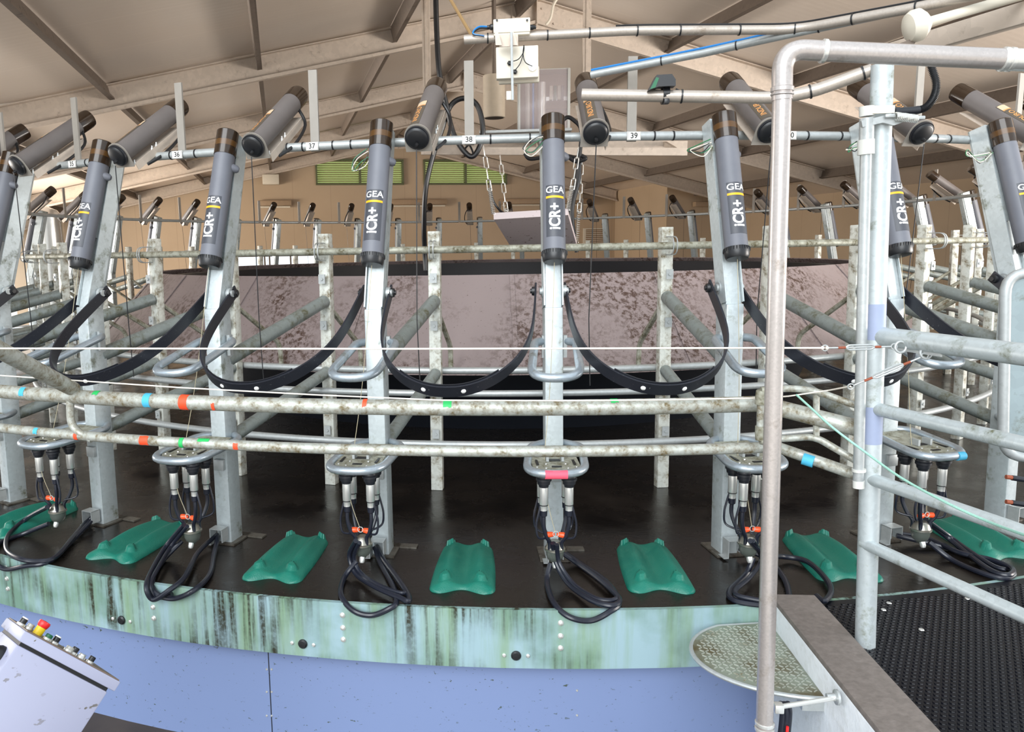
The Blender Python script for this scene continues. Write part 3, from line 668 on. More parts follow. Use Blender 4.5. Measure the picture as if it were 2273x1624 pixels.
# --- deck mat
def proto_mat():
    r = empty('stall_mat')
    nx, ny = 46, 64; Wd, Ln = .300, .545; mb = MB(); g = []
    y0 = L(6.895, 0, 0).y; xc = 0
    for j in range(ny + 1):
        row = []; t = j / ny
        w = Wd * (1.02 - .17 * t + .05 * sin(pi * t))
        rc = .045; de = min(t, 1 - t) * Ln
        if de < rc: w -= 2 * (rc - sqrt(max(0, rc * rc - (rc - de) ** 2))) * (1.0 if t < .5 else .8)
        for i in range(nx + 1):
            s = i / nx * 2 - 1; x = s * w / 2
            scal = -.022 * cos(s * pi) * (1 - t) ** 5 - .014 * cos(s * pi) * t ** 5
            yy = y0 + Ln * t - scal
            edge = min(1, (1 - abs(s)) / .10) ; ee = min(1, t / .05, (1 - t) / .05); e = max(0, min(edge, ee)) ** .5
            ridge = math.exp(-((abs(s) - .52) / .30) ** 2) * .046 * (.30 + .70 * sin(pi * min(1, max(0, t))) ** .8)
            z = .002 + e * (.014 + ridge)
            for bx, by in ((.55, .13), (.72, .965)):
                d = hypot((abs(s) - bx) * Wd / 2, (t - by) * Ln)
                if d < .024: z += .020 * e if by < .5 else .026 * max(e, .7)
            row.append(mb.bm.verts.new((x, yy, z)))
        g.append(row)
    for j in range(ny):
        for i in range(nx): mb.face([g[j][i], g[j][i + 1], g[j + 1][i + 1], g[j + 1][i]])
    lowr = [g[0][i] for i in range(nx + 1)] + [g[j][nx] for j in range(1, ny + 1)] + [g[ny][i] for i in range(nx - 1, -1, -1)] + [g[j][0] for j in range(ny - 1, 0, -1)]
    b = [mb.bm.verts.new((v.co.x, v.co.y, 0)) for v in lowr]; n = len(b)
    for i in range(n): mb.face([lowr[i], lowr[(i + 1) % n], b[(i + 1) % n], b[i]])
    mb.face(b)
    o = mb.build('stall_mat', M['mat'], smooth=60); bpy.data.objects.remove(r); return o

SPOT = {-4: 'between plates 34 and 35', -3: 'between plates 35 and 36', -2: 'between plates 36 and 37', -1: 'between plates 37 and 38',
        0: 'between plates 38 and 39', 1: 'just left of the milk pipe', 2: 'directly behind the round gate post', 3: 'at the right edge of the photo'}
def zone(k, near, cat, far_l, far_m, far_r, grp):
    """label + group for a stall item at index k"""
    if k in SPOT: return near % SPOT[k], grp + ' nearest the camera'
    if -14 < k < -4: return far_l, grp + ' on the left flank'
    if 3 < k < 12: return far_r, grp + ' on the right flank'
    return far_m, grp + ' on the far side'
def ringcopies(proto, name, cat, near, fl, fm, fr, grp, ks):
    first = True
    for k in ks:
        o = proto if first else copy_tree(proto, None, not -7 <= k <= 6)
        first = False; place(o, k); lb, g = zone(k, near, cat, fl, fm, fr, grp); tag(o, lb, cat, g)
        yield k, o
KS = list(range(-4, 4)) + list(range(4, 42))
KS = [k if k < 23 else k - 46 for k in KS]
def norm(k): return k
post = proto_post()
for k, o in ringcopies(post, 'bail_post', 'post', 'galvanised kneed bail post with bent hoops, %s', 'galvanised bail post in the crowded left curve of the platform', 'dark bail post standing on the far side of the platform', 'galvanised bail post in the right curve of the platform', 'bail posts', KS):
    if k == 0:
        mb = MB(); z0 = .553; rr = .0202
        pts = [L(6.876, -.045, z0) + V((x, 0, 0)) for x in [-.05 + .1 * i / 10 for i in range(11)]]
        mb.sweep(pts, lambda t: [((rr + .0008) * cos(a), (rr + .0008) * sin(a)) for a in [pi * .25 + 2 * pi * i / 14 for i in range(14)]]); p = mb.build('paint_mark', M['pink'], o); p['label'] = 'pink spray paint on hoop'
    if k == 2:
        mb = MB(); pts = [L(6.876, -.045, z0) + V((x, 0, 0)) for x in (.05, .07, .09)]
        mb.tube(pts, .0205, 12); p = mb.build('paint_mark', M['p_blue'], o); p['label'] = 'blue spray paint on hoop'
met = proto_meter()
for k, o in ringcopies(met, 'milk_meter', 'milk meter', 'upright grey tube lettered iCR+ on the post %s', 'grey upright tube on a post in the left curve', 'dark upright tube on a far side post', 'grey upright tube on a post in the right curve', 'upright grey tubes', KS): pass
rem = proto_remover()
for k, o in ringcopies(rem, 'cluster_remover', 'cylinder', 'slanting grey cylinder with black cap beside the post %s', 'slanting dark cylinder in the left curve', 'small dark slanting cylinder above the far rail', 'slanting grey cylinder in the right curve', 'slanting cylinders', KS): pass
st = proto_strap()
for k, o in ringcopies(st, 'rump_strap', 'strap', 'black belt whose left end hangs from the post %s', 'black curved belt in the left curve', '', 'black curved belt in the right curve', 'hanging belts', [k for k in KS if -9 <= k <= 8]): pass
dv = proto_divider()
for k, o in ringcopies(dv, 'stall_divider', 'stall divider', 'soiled inner post and sloping pipes behind the post %s', 'soiled inner post with sloping pipes in the left curve', 'soiled inner post on the far side of the shield', 'soiled inner post with sloping pipes in the right curve', 'stall dividers', KS): pass
sp = proto_slat(); base = sp
slats = {}
for k in KS:
    o = base if k == KS[0] else copy_tree(base)
    place(o, k); slats[k] = o
    if -4 <= k <= 2: tag(o, 'upright pale slat standing on number plate %d' % (38 + k), 'number marker', 'stall number markers')
    elif k == 3: tag(o, 'upright pale slat beside the ribbed black conduit at right', 'number marker', 'stall number markers')
    else: tag(o, 'small upright slat on the far stretch of the number rail', 'number marker', 'far stall number markers')
for k in range(-4, 3): plate_part(slats[k], 38 + k)
cl = proto_cluster()
for k in (-3, -2, -1, 0, 1, 2):
    o = cl if k == -3 else copy_tree(cl); place(o, k); tag(o, 'steel teat cups and black hoses hanging at the post %s' % SPOT[k], 'milking cluster', 'milking clusters')
    CLU = globals().setdefault('CLU', {}); CLU[k] = o
for k, o in CLU.items(): hose_parts(o, k)
mt = proto_mat()
ML = {-3: 'green rubber stall mat at the left edge under a black hose', -2: 'green rubber stall mat just left of the hose loop between plates 36 and 37', -1: 'green rubber stall mat below number plate 37',
      0: 'green rubber stall mat below number plate 38', 1: 'green rubber stall mat below number plate 39', 2: 'green rubber stall mat between the milk pipe and the round gate post', 3: 'green rubber stall mat at the right edge beside coiled hoses'}
for k in range(-3, 4):
    o = mt if k == -3 else mt.copy()
    if k > -3: COL.objects.link(o)
    place(o, k - .50); rot = {-3: .10, -2: .08, -1: .06, 1: -.12, 2: -.24, 3: -.28}.get(k, 0)
    c_ = o.location * (6.64 / R0); dl = o.location - c_; o.location = c_ + Matrix.Rotation(rot, 3, 'Z') @ dl; o.rotation_euler.z += rot; tag(o, ML[k], 'rubber mat', 'green stall mats')
#PART2
# ================================================================== STATIC THINGS AROUND THE PLATFORM
def one(name, mb, mat, label, cat, group=None, smooth=35): return tag(mb.build(name, mat, smooth=smooth), label, cat, group)
def lathe_part(name, mat, par, a, d, prof, n=16): mb = MB(); mb.lathe(a, d, prof, n); return mb.build(name, mat, par)
def tube_part(name, mat, par, pts, r, n=10, **k): mb = MB(); mb.tube(pts, r, n, **k); return mb.build(name, mat, par)
def box_part(name, mat, par, c, s, rot=None, bev=0): mb = MB(); mb.box(c, s, rot, bev); return mb.build(name, mat, par)
# pit lining below the rim
mb = MB(); mb.revolve([(6.99, -.30), (6.99, -.82), (6.97, -.82), (6.97, -.30)], n=184, close=True); o = mb.build('wall_pit', M['pit']); o['kind'] = 'structure'
for j, (x, ys) in enumerate(((597, (1485, 1535, 1588)), (1281, (1532, 1587)))):
    for y in ys:
        for dx in ((-5, 6) if j == 0 else (0,)):
            P = at_r(x + dx, y, 6.99); lathe_part('screw', M['stainless'], o, P, V((P.x, P.y, 0)), [(0, .006), (.003, .004)], 8)
P = at_r(597, 1480, 6.99); a = atan2(P.x, -P.y); mb = MB(); mb.revolve([(6.991, -.30), (6.991, -.81)], a - .0003, a + .0003, 1); mb.build('panel_joint', M['ink'], o)
# guard rail, following the platform edge then turning to the gate post
gr = empty('guard_rail'); tag(gr, 'pair of worn pipes curving across the photo with spots of spray paint', 'rail')
a1 = atan2(at_r(1690, 903, 7.2).x, -at_r(1690, 903, 7.2).y)
def arc(r, z, a0, a1, n=50): return [V((r * sin(a0 + (a1 - a0) * i / n), -r * cos(a0 + (a1 - a0) * i / n), z)) for i in range(n + 1)]
E1, E2 = at_y(1925, 955, -7.30), at_y(1925, 1062, -7.30)
tube_part('upper_pipe', M['galv_rail'], gr, arc(7.2, .925, -.75, a1) + [E1], .0325, 16)
tube_part('lower_pipe', M['galv_rail'], gr, arc(7.2, .745, -.75, a1 + .01) + [E2], .0225, 14)
j0 = at_r(158, 868, 7.2); tube_part('diagonal_pipe', M['galv_rail'], gr, [j0 + V((.01, 0, .01)), at_y(-60, 745, -7.62)], .034, 16)
tube_part('down_pipe', M['galv_rail'], gr, fillet([j0 + V((0, -.01, .01)), at_r(157, 950, 7.21), at_r(205, 975, 7.2)], .06), .0175, 12)
def paint(px, py, r, z, rad, w, mat, lab, lo=0, hi=2 * pi):
    P = at_r(px, py, r); a = atan2(P.x, -P.y); h = w / r / 2; K = 10
    mb = MB(); g = []
    for i in range(5):
        aa = a - h + 2 * h * i / 4; jit = random.uniform(-.12, .12); row = []
        for j in range(K + 1):
            t = lo + jit + (hi - lo) * j / K; row.append(mb.bm.verts.new(((r - (rad + .0008) * -sin(t) * -1 if 0 else r + (rad + .0008) * cos(t)) * sin(aa), -(r + (rad + .0008) * cos(t)) * cos(aa), z + (rad + .0008) * sin(t))))
        g.append(row)
    for i in range(4):
        for j in range(K): mb.face([g[i][j], g[i][j + 1], g[i + 1][j + 1], g[i + 1][j]])
    mb.build('paint_mark', mat, gr)['label'] = lab
U_, Lw = (7.2, .925, .0325), (7.2, .745, .0225)
for px, py, R_, w, mt_, lab, lo, hi in ((332, 882, U_, .035, 'p_blue', 'blue spray paint mark', -.9, 1.9), (413, 888, U_, .04, 'p_red', 'orange spray paint mark', -1.2, 1.9), (480, 895, U_, .015, 'p_red', 'small orange spray paint fleck', -.9, .2), (58, 862, U_, .03, 'p_blue', 'blue spray paint fleck', -.2, 1.2), (218, 868, U_, .03, 'p_green', 'green spray paint fleck', .6, 1.9), (812, 893, U_, .018, 'p_red', 'red spray paint mark', .2, 1.7), (994, 893, U_, .034, 'p_green', 'green spray paint mark', .3, 1.8), (1362, 892, U_, .03, 'p_green', 'faint green spray paint mark', .8, 1.8),
    (85, 950, Lw, .025, 'p_blue', 'blue spray paint fleck', -.2, 1.2), (175, 975, Lw, .02, 'p_red', 'orange spray paint fleck', -.9, .5), (325, 984, Lw, .045, 'p_red', 'orange spray paint smear', -.9, 1.2), (407, 988, Lw, .02, 'p_green', 'green spray paint stripe', -1.1, 1.4), (455, 984, Lw, .055, 'p_green', 'green spray paint dash', .7, 1.7), (528, 999, Lw, .022, 'p_red', 'orange spray paint dot', -.7, .6)):
    paint(px, py, *R_, w, M[mt_], lab, lo, hi)
P = E2 + (at_r(1700, 992, 7.2) - E2) * .62; d = (E2 - at_r(1700, 992, 7.2)).normalized(); tube_part('paint_mark', M['p_blue'], gr, [P, P + d * .04], .0233, 14)['label'] = 'blue spray paint band'
# looped handrail by the milk pipe
lp = empty('loop_rail'); tag(lp, 'small looped pipe with elbow corners beside the tall milk pipe', 'rail'); YL = -7.22
A_ = [at_y(1902, 900, -7.30), at_y(1815, 869, YL), at_y(1760, 861, YL), at_y(1689, 866, YL), at_y(1687, 976, YL), at_y(1760, 972, YL), at_y(1808, 968, YL), at_y(1905, 1025, -7.30)]
tube_part('loop_pipe', M['galv_rail'], lp, fillet(A_, .04), .0135, 12)
for i in (3, 4):
    p = A_[i]; q = 1 if i == 3 else -1
    lathe_part('elbow_fitting', M['galv_old'], lp, p + V((0, 0, -.055 * q)), (0, 0, q), [(0, .02), (.03, .02), (.055, .017)], 14)
    lathe_part('elbow_fitting', M['galv_old'], lp, p + V((.02, 0, -.002)), (1, 0, 0), [(-.02, .016), (.02, .019), (.045, .019)], 14)
tube_part('vertical_link', M['galv_rail'], lp, [at_y(1812, 872, YL), at_y(1812, 966, YL)], .012, 10)
# gate post with race rails
rf = empty('race_fence'); tag(rf, 'tall round galvanised post with four pipes running off to the right', 'fence')
PB, PT = V((1.431, -7.31, 0.0)), V((1.357, -7.31, 2.17))
mb = MB(); mb.tube([PB, PT], .0362, 24); mb.build('round_post', M['galv_post'], rf)
prim = plain('grey_primer', (146, 156, 182), .5)
for a_, b_ in ((.555, .615), (.375, .44)): mb = MB(); mb.tube([PB + (PT - PB) * a_, PB + (PT - PB) * b_], .0366, 24, cap=False); mb.build('primer_patch', prim, rf)
dr = V((.314, -.949, 0))
zs = [(745, .0345), (905, .0245), (1060, .0235), (1205, .0225)]
for y, rr in zs:
    p = at_y(1958, y, -7.31); tube_part('race_pipe', M['galv_post'], rf, [V((1.40, -7.31, p.z)), V((1.42, -7.31, p.z)) + dr * 1.5], rr, 16)
pz = at_y(1958, 745, -7.31).z
c = V((1.42, -7.31, pz)) + dr * .13 + V((-.02, -.03, -.005))
Rr = Matrix.Rotation(atan2(dr.y, dr.x), 3, 'Z')
box_part('eyelet_plate', M['galv'], rf, c + dr * .01, (.23, .006, .07), Rr)
EY = [at_y(1999, 770, c.y - .0), at_y(2055, 783, c.y - .05)]
for e in EY:
    n = 18; mb = MB(); mb.tube([e + (CR * cos(2 * pi * i / n) + CU * sin(2 * pi * i / n)) * .019 for i in range(n)], .0045, 8, closed=True); mb.build('eyelet_ring', M['galv'], rf)
# latch rod
M['slat2'] = plain('white_painted_collar', (206, 206, 200), .45)
lr = empty('latch_rod'); tag(lr, 'thin white pipe clamped beside the round gate post', 'pipe')
a, b = at_y(1923, 300, -7.35), at_y(1905, 1075, -7.35)
tube_part('rod', M['galv'], lr, [a, b], .0185, 16); d = (b - a).normalized()
tube_part('upper_sleeve', M['galv'], lr, [at_y(1924, 262, -7.35), at_y(1923, 330, -7.35)], .0235, 16)
for y0, y1, rr in ((236, 258, .024), (310, 343, .027), (1040, 1046, .024), (1066, 1082, .020)):
    tube_part('collar', M['slat2'], lr, [at_y(1924 - (y0 - 236) * .022, y0, -7.35), at_y(1924 - (y0 - 236) * .022, y1, -7.35)], rr, 16)
box_part('clamp_strap', M['cream'], lr, at_y(1957, 243, -7.37), (.085, .006, .026)); 
mb = MB(); mb.prism([at_y(x, y, -7.37) for x, y in ((1912, 268), (1990, 250), (2030, 262), (1985, 278), (1960, 272), (1915, 282))], None, h=(0, .02, 0)); mb.build('latch_arm', M['galv'], lr)
n = 120; c0, c1 = at_y(1988, 258, -7.38), at_y(2036, 264, -7.38); ax = (c1 - c0)
mb = MB(); mb.tube([c0 + ax * (i / n) + V((0, cos(2 * pi * i / n * 13), sin(2 * pi * i / n * 13))) * .0125 for i in range(n + 1)], .0028, 6); mb.build('coil_spring', M['stainless'], lr)
for x in (1976, 2042): box_part('spring_lug', M['galv'], lr, at_y(x, 257 if x < 2000 else 261, -7.38), (.034, .008, .012), bev=.003)
# corrugated conduit
p = spline([at_y(x, y, -7.33) for x, y in ((2058, 118), (2068, 150), (2078, 185), (2073, 215), (2055, 238), (2030, 245), (1985, 248))], 40)
cc = empty('corrugated_conduit'); tag(cc, 'black ribbed conduit curling down from the high milk pipe', 'conduit')
N_ = len(p); mb = MB(); mb.tube(p[:int(N_ * .8)], lambda t: .0115 + .0018 * (1 if int(t * 95) % 2 else -1), 12); mb.build('ribbed_sleeve', M['black'], cc)
mb = MB(); mb.tube(p[int(N_ * .78):], .014, 12); mb.build('connector', M['rubber'], cc)
# milk pipe
mp_ = empty('milk_line'); tag(mp_, 'shiny steel milk pipe rising at right and bending over to the right edge', 'pipe')
vb, vt = V((.905, -7.8, -.80)), V((.853, -7.8, 2.09)); hr = at_y(2330, 136, -7.8); 
top = at_y(1737, 108, -7.8); dirv = (hr - top).normalized()
tube_part('vertical_pipe', M['milkpipe'], mp_, [vb, at_y(1736, 212, -7.8)], .0268, 24)
tube_part('elbow', M['milkpipe'], mp_, fillet([at_y(1736, 222, -7.8), top, at_y(1845, 114, -7.8)], .14, 14), .0292, 24)
tube_part('overhead_pipe', M['milkpipe'], mp_, [at_y(1825, 113, -7.8), at_y(2228, 131, -7.8)], .0292, 24)
tube_part('overhead_end', M['stainless'], mp_, [at_y(2226, 131, -7.8), hr], .031, 24)
for q, w in (((1736, 205), .014), ((1736, 213), .006)): 
    P = at_y(*q, -7.8); lathe_part('pipe_collar', M['milkpipe'], mp_, P, (.02, 0, 1), [(0, .029), (.003, .0325), (w, .0325), (w + .003, .029)], 24)
for x in (1822, 2222, 2236): P = at_y(x, 113 + (x - 1822) * .045, -7.8); lathe_part('pipe_collar', M['stainless'], mp_, P, dirv, [(0, .03), (.003, .034), (.012, .034), (.015, .03)], 24)
for z in (-.03, -.05, -.11, -.15): P = V((.8915, -7.8, z)); lathe_part('pipe_collar', M['stainless'], mp_, P, (0, 0, 1), [(0, .027), (.002, .031), (.01, .031), (.012, .027)], 24)
b0 = at_y(1732, 1568, -7.76); b1 = V((1.17, -7.70, b0.z + .005))
tube_part('wall_bracket', M['stainless'], mp_, [b0, b1], .0085, 12); lathe_part('wall_flange', M['galv'], mp_, b1 + V((-.012, 0, 0)), (1, 0, 0), [(-.03, .012), (-.004, .014), (0, .026), (.008, .026)], 14)
box_part('bracket_clamp', M['stainless'], mp_, at_y(1728, 1570, -7.79), (.03, .03, .03), bev=.004)
hb = empty('hose_bundle'); tag(hb, 'short bundle of black hoses tied beside the foot of the milk pipe', 'hoses')
for i, (x, y) in enumerate(((1737, 1580), (1745, 1590), (1752, 1578))):
    tube_part('hose', M['hose'], hb, spline([at_y(x - 4, 1560, -7.74), at_y(x, y, -7.73), at_y(x - 2, 1610, -7.73), at_y(x - 6, 1640, -7.73)], 5), .010, 10)
tube_part('red_hose', M['red'], hb, [at_y(1748, 1612, -7.745), at_y(1746, 1640, -7.745)], .005, 8)
# nib wall
mb = MB(); x0, x1, zt = 1.185, 1.362, .06
for mi, c, s_ in ((0, ((x0 + x1) / 2 - .004, -8.40, -.39), (x1 - x0, 2.82, .86)), (1, ((x0 + x1) / 2 + .002, -8.40, .045), (x1 - x0 + .008, 2.84, .03))):
    mb.mi = mi; mb.box(c, s_, bev=.006)
o = mb.build('wall_nib', [M['nib_side'], M['nib_top']]); o['kind'] = 'structure'
# studded rubber floor at right
poly = [V((1.367, -9.9, 0)), V((4.6, -9.9, 0))]
a0 = atan2(4.6, 5.5); 
aa = [math.asin(4.6 / 7.085) - (math.asin(4.6 / 7.085) - math.asin(1.367 / 7.085)) * i / 24 for i in range(25)]
poly += [V((7.074 * sin(t_), -7.074 * cos(t_), 0)) for t_ in aa]
mb = MB(); mb.prism([p + V((0, 0, .006)) for p in poly], None, h=(0, 0, -.12)); fm = empty('rubber_floor_mat'); tag(fm, 'studded black rubber matting covering the exit floor at lower right', 'floor mat')
mb.build('mat_sheet', M['stud'], fm)
mb = MB(); sp_ = .0275
ix = 0; y = -5.95
while y > -9.1:
    x = 1.39 + (sp_ / 2 if ix % 2 else 0)
    while x < 3.6:
        if hypot(x, y) > 7.11 and (x + y * .62) > -4.6 + 0 and x < 1.55 + (y + 10.2) * .95:
            mb.lathe(V((x, y, .005)), (0, 0, 1), [(0, .0108), (.0045, .0092), (.0046, 0)], 7)
        x += sp_
    y -= sp_ * .87; ix += 1
o = mb.build('raised_studs', M['stud'], fm); o['kind'] = 'stuff'
for x, y in ((2147, 1328), (1961, 1353), (1973, 1338), (2045, 1397)): lathe_part('steel_washer', M['stainless'], fm, at_z(x, y, .008), (0, 0, 1), [(0, .011), (.003, .009)], 12)
# checker plate step
stp = empty('step_plate'); tag(stp, 'half-round checker plate step fixed to the white concrete nib', 'step')
C0 = V((1.185, -7.27, -.065)); Rs = .36; N = 30
edge = [C0 + V((-Rs * cos(t_) * 1.10, -Rs * sin(t_) * .82, 0)) for t_ in [-pi / 2 + pi * i / N for i in range(N + 1)]]
edge = [V((C0.x, -6.99, C0.z))] + [p for p in edge if hypot(p.x, p.y) > 7.09]
mb = MB(); mb.prism(edge, None, h=(0, 0, -.006)); mb.build('checker_plate', M['checker'], stp)
mb = MB(); i = 0
for gy in range(40):
    for gx in range(26):
        x = C0.x - .42 + gx * .021; y = C0.y + .33 - gy * .021; p = V((x, y, C0.z + .0005))
        e = ((C0.x - x) / (Rs * 1.10 - .02)) ** 2 + ((y - C0.y) / (Rs * .82 - .02)) ** 2
        if e > .98 or x > C0.x - .01 or hypot(x, y) < 7.11: continue
        mb.box(p, (.0175, .0045, .005), Matrix.Rotation(radians(40 if (gx + gy) % 2 else -40), 3, 'Z'))
o = mb.build('tread_pattern', galv('bare_tread', (188, 192, 182), .3, (120, 104, 60), .4, .35), stp); o['kind'] = 'stuff'
tube_part('edge_bar', M['galv'], stp, [p + V((0, 0, -.006)) for p in edge], .009, 8)
box_part('support_angle', M['galv'], stp, C0 + V((-.03, -.27, -.035)), (.10, .05, .04))
# ropes
def rope(name, pts, r, mat, label, extra=None, n=8):
    e = empty(name); tag(e, label, 'rope'); tube_part('rope_strand', mat, e, pts, r, n); return e
Yr = EY[0].y
r1 = rope('white_rope', [at_y(-60, 773, -7.55), at_y(900, 774, -7.5), at_y(1700, 772, Yr), at_y(1828, 772, Yr)], .0034, M['rope'], 'straight white rope stretched across the photo at belt height')
for x in (1822, 1832): lathe_part('rope_knot', M['rope'], r1, at_y(x, 772, Yr), (1, 0, 0), [(0, .003), (.004, .008), (.012, .003)], 8)
def turnbuckle(par, a, b):
    d = (b - a).normalized(); L_ = (b - a).length
    tube_part('threaded_rod', M['galv'], par, [a, b], .0032, 8)
    for t0_, t1_ in ((.16, .28), (.74, .84)): tube_part('rusty_thread', M['rust'], par, [a + d * L_ * t0_, a + d * L_ * t1_], .0045, 8)
    u_ = d.cross(V((0, 1, 0))).normalized() * .008; p, q = a + d * L_ * .28, a + d * L_ * .74
    mb = MB(); mb.tube(fillet([p, p + u_ + d * .01, q + u_ - d * .01, q], .01, 3), .0035, 6); mb.tube(fillet([p, p - u_ + d * .01, q - u_ - d * .01, q], .01, 3), .0035, 6)
    mb.build('turnbuckle_body', M['galv'], par)
    for e, s_ in ((a, -1), (b, 1)):
        n = 12; mb = MB(); mb.tube([e + d * s_ * .01 + (d * cos(2 * pi * i / n) + d.cross(V((0, 1, 0))) * sin(2 * pi * i / n)) * .010 for i in range(n)], .0025, 6, closed=True); mb.build('eye', M['galv'], par)
turnbuckle(r1, at_y(1838, 772, Yr), at_y(1978, 769, Yr))
r2 = rope('white_rope', [at_r(x, y, 7.245) for x, y in ((-60, 826), (0, 833), (150, 843), (400, 860), (700, 876), (980, 888), (1250, 889), (1480, 887), (1690, 883))] + [at_y(1750, 879, -7.2), at_y(1840, 866, -7.3), at_y(1888, 857, Yr)], .003, M['rope'], 'sagging white rope lying along the curved guard rail')
turnbuckle(r2, at_y(1895, 855, Yr), at_y(2046, 792, EY[1].y))
r3 = rope('mint_rope', spline([at_y(x, y, Y) for x, y, Y in ((1768, 876, -7.22), (1800, 905, -7.3), (1850, 950, -7.4), (1930, 1010, -7.5), (2000, 1060, -7.65), (2100, 1115, -7.85), (2200, 1160, -8.0), (2300, 1196, -8.25))], 4), .0042, M['mint_rope'], 'pale green braided rope drooping diagonally toward the lower right')
# panelled gate at right edge
gp = empty('sheet_gate'); tag(gp, 'galvanised sheet gate with rounded pipe frame cut by the right edge', 'gate')
YG = -6.85
tube_part('gate_frame', M['galv'], gp, fillet([at_y(2400, 604, YG), at_y(2232, 606, YG), at_y(2226, 1012, YG), at_y(2400, 1022, YG)], .09), .0215, 14)
mb = MB(); mb.prism([at_y(2238, 615, YG), at_y(2420, 615, YG), at_y(2420, 1015, YG), at_y(2236, 1008, YG)], None, h=(0, .008, 0)); mb.build('gate_sheet', M['gate_sheet'], gp)
for y in (1060, 1115):
    hs = empty('hose_stub'); tag(hs, 'short hose stub with rusty tip at the right edge, %s one' % ('upper' if y < 1100 else 'lower'), 'hose', 'hose stubs at the right edge')
    tube_part('stub', M['rubber'], hs, [at_y(2300, y + 8, -7.0), at_y(2246, y, -7.0)], .011, 10); tube_part('rusty_tip', M['rust'], hs, [at_y(2250, y, -7.0), at_y(2233, y - 2, -7.0)], .009, 10)
# ------------------------------------------------------------------ control console, lower left
cb = empty('control_console'); tag(cb, 'tilted lilac control box with push buttons and red stop knob, lower left', 'control box')
K = at_y(47, 1420, -8.05); w_ = (CAM - K).normalized(); rr_ = (CR - w_ * CR.dot(w_)).normalized(); qq = w_.cross(rr_).normalized()
if qq.dot(CU) < 0: qq = -qq
e_ = rr_ * .885 - qq * .465; m_ = rr_ * .465 + qq * .885
f0 = (w_ + e_ * .26 - m_ * .04).normalized(); ex = (e_ - f0 * e_.dot(f0)).normalized(); nn = f0.cross(ex).normalized()
if nn.dot(m_) < 0: nn = -nn
RB = Matrix((ex, -f0, nn)).transposed()
LX, LY, LZ = .345, .30, .30
def bp(x, y, z): return K + ex * x - f0 * y + nn * z
mb = MB(); mb.box(bp(LX / 2, LY / 2, -.016 - LZ / 2), (LX, LY, LZ), RB, bev=.006); mb.build('enclosure', M['boxm'], cb)
mb = MB(); mb.box(bp(LX / 2, LY / 2, -.011), (LX - .01, LY - .01, .014), RB); mb.build('gasket', M['ink'], cb)
mb = MB(); mb.box(bp(LX / 2 + .004, LY / 2, .012), (LX + .025, LY + .02, .034), RB, bev=.004); lid = mb.build('lid', M['boxm'], cb)
mb = MB(); mb.box(bp(LX / 2 + .004, LY / 2, .0305), (LX + .012, LY + .008, .004), RB); mb.build('button_panel', plain('soiled_button_panel', (110, 92, 78), .5), cb)
def button(x, y, mat, r=.013, h=.02, collar=True, cap=None, name='push_button'):
    p = bp(x, y, .032)
    b_ = lathe_part(name, mat, cb, p + nn * (.006 if collar else 0), nn, [(0, r), (h, r), (h + .002, r * .8), (h + .0021, 0)], 16)
    if collar: lathe_part('button_collar', M['stainless'], b_, p, nn, [(0, r * 1.25), (.007, r * 1.25), (.009, r)], 16)
    if cap: lathe_part('button_cap', cap, b_, p + nn * (h + .008), nn, [(0, r * .9), (.004, r * .85), (.0041, 0)], 16)
button(.055, .09, M['yellow'], .0165, .026, False, name='stop_button'); p = bp(.055, .09, .058)
lathe_part('stop_knob', M['red'], cb, p, nn, [(0, .017), (.006, .019), (.014, .021), (.02, .019), (.022, 0)], 20)
button(.085, .06, M['green_btn'], .012, .012); button(.115, .07, M['black'], .012, .016, True, M['white']); button(-.0, .12, M['black'], .012, .016, True, M['white'])
button(.165, .05, M['clearwall'], .014, .010); button(.185, .055, M['black'], .012, .016); button(.215, .05, M['stainless'], .012, .008); button(.25, .05, M['black'], .011, .016); button(.03, .12, M['clearwall'], .012, .012)
kb = lathe_part('selector_knob', M['black'], cb, bp(-.0, .10, -.075), -ex, [(0, .034), (.012, .034), (.02, .03), (.04, .026), (.045, .02)], 20)
lathe_part('knob_ring', M['red'], kb, bp(-.012, .10, -.06), -ex, [(0, .012), (.025, .012)], 12)
ped = at_y(20, 1640, -8.0); mb = MB(); mb.box(V((ped.x - .03, -7.95, (-.81 + ped.z + .1) / 2)), (.06, .06, ped.z + .91)); mb.build('pedestal_post', M['galv'], cb)
# ------------------------------------------------------------------ overhead pipes
def strap_ties(par, pts, rad, pos):
    for t_ in pos:
        seg = [(pts[i + 1] - pts[i]).length for i in range(len(pts) - 1)]; D = t_ * sum(seg)
        for i, s_ in enumerate(seg):
            if D <= s_: break
            D -= s_
        d = (pts[i + 1] - pts[i]).normalized(); lathe_part('cable_tie', M['black'], par, pts[i] + d * D, d, [(0, rad + .003), (.006, rad + .003)], 12)
op = empty('overhead_pipe'); tag(op, 'upper overhead pipe carrying the white boxes and a black cable', 'pipe')
Pp = fillet([at_y(1030, 88, -6.5), at_y(1400, 68, -6.5), at_y(1765, 66, -6.5), at_y(2060, 12, -6.85), at_y(2330, -50, -7.1)], .1)
M['warmpipe'] = galv('warm_galvanised_pipe', (178, 168, 158), .12, (130, 116, 100), .4, .38, 140)
mb = MB(); mb.pipe(Pp, .0205); mb.build('pipe', M['warmpipe'], op); strap_ties(op, Pp, .0215, (.045, .06, .16, .24, .33, .41, .52, .62, .72, .82))
tube_part('black_cable', M['black'], op, [p + V((0, 0, .025)) for p in Pp[2:]], .004, 6)
o2 = empty('overhead_pipe'); tag(o2, 'slanting overhead pipe with a blue air hose strapped on top', 'pipe')
Pq = [at_y(1312, 166, -6.1), at_y(1560, 118, -6.3), at_y(1760, 74, -6.5), at_y(2100, 2, -6.8), at_y(2250, -34, -6.95)]
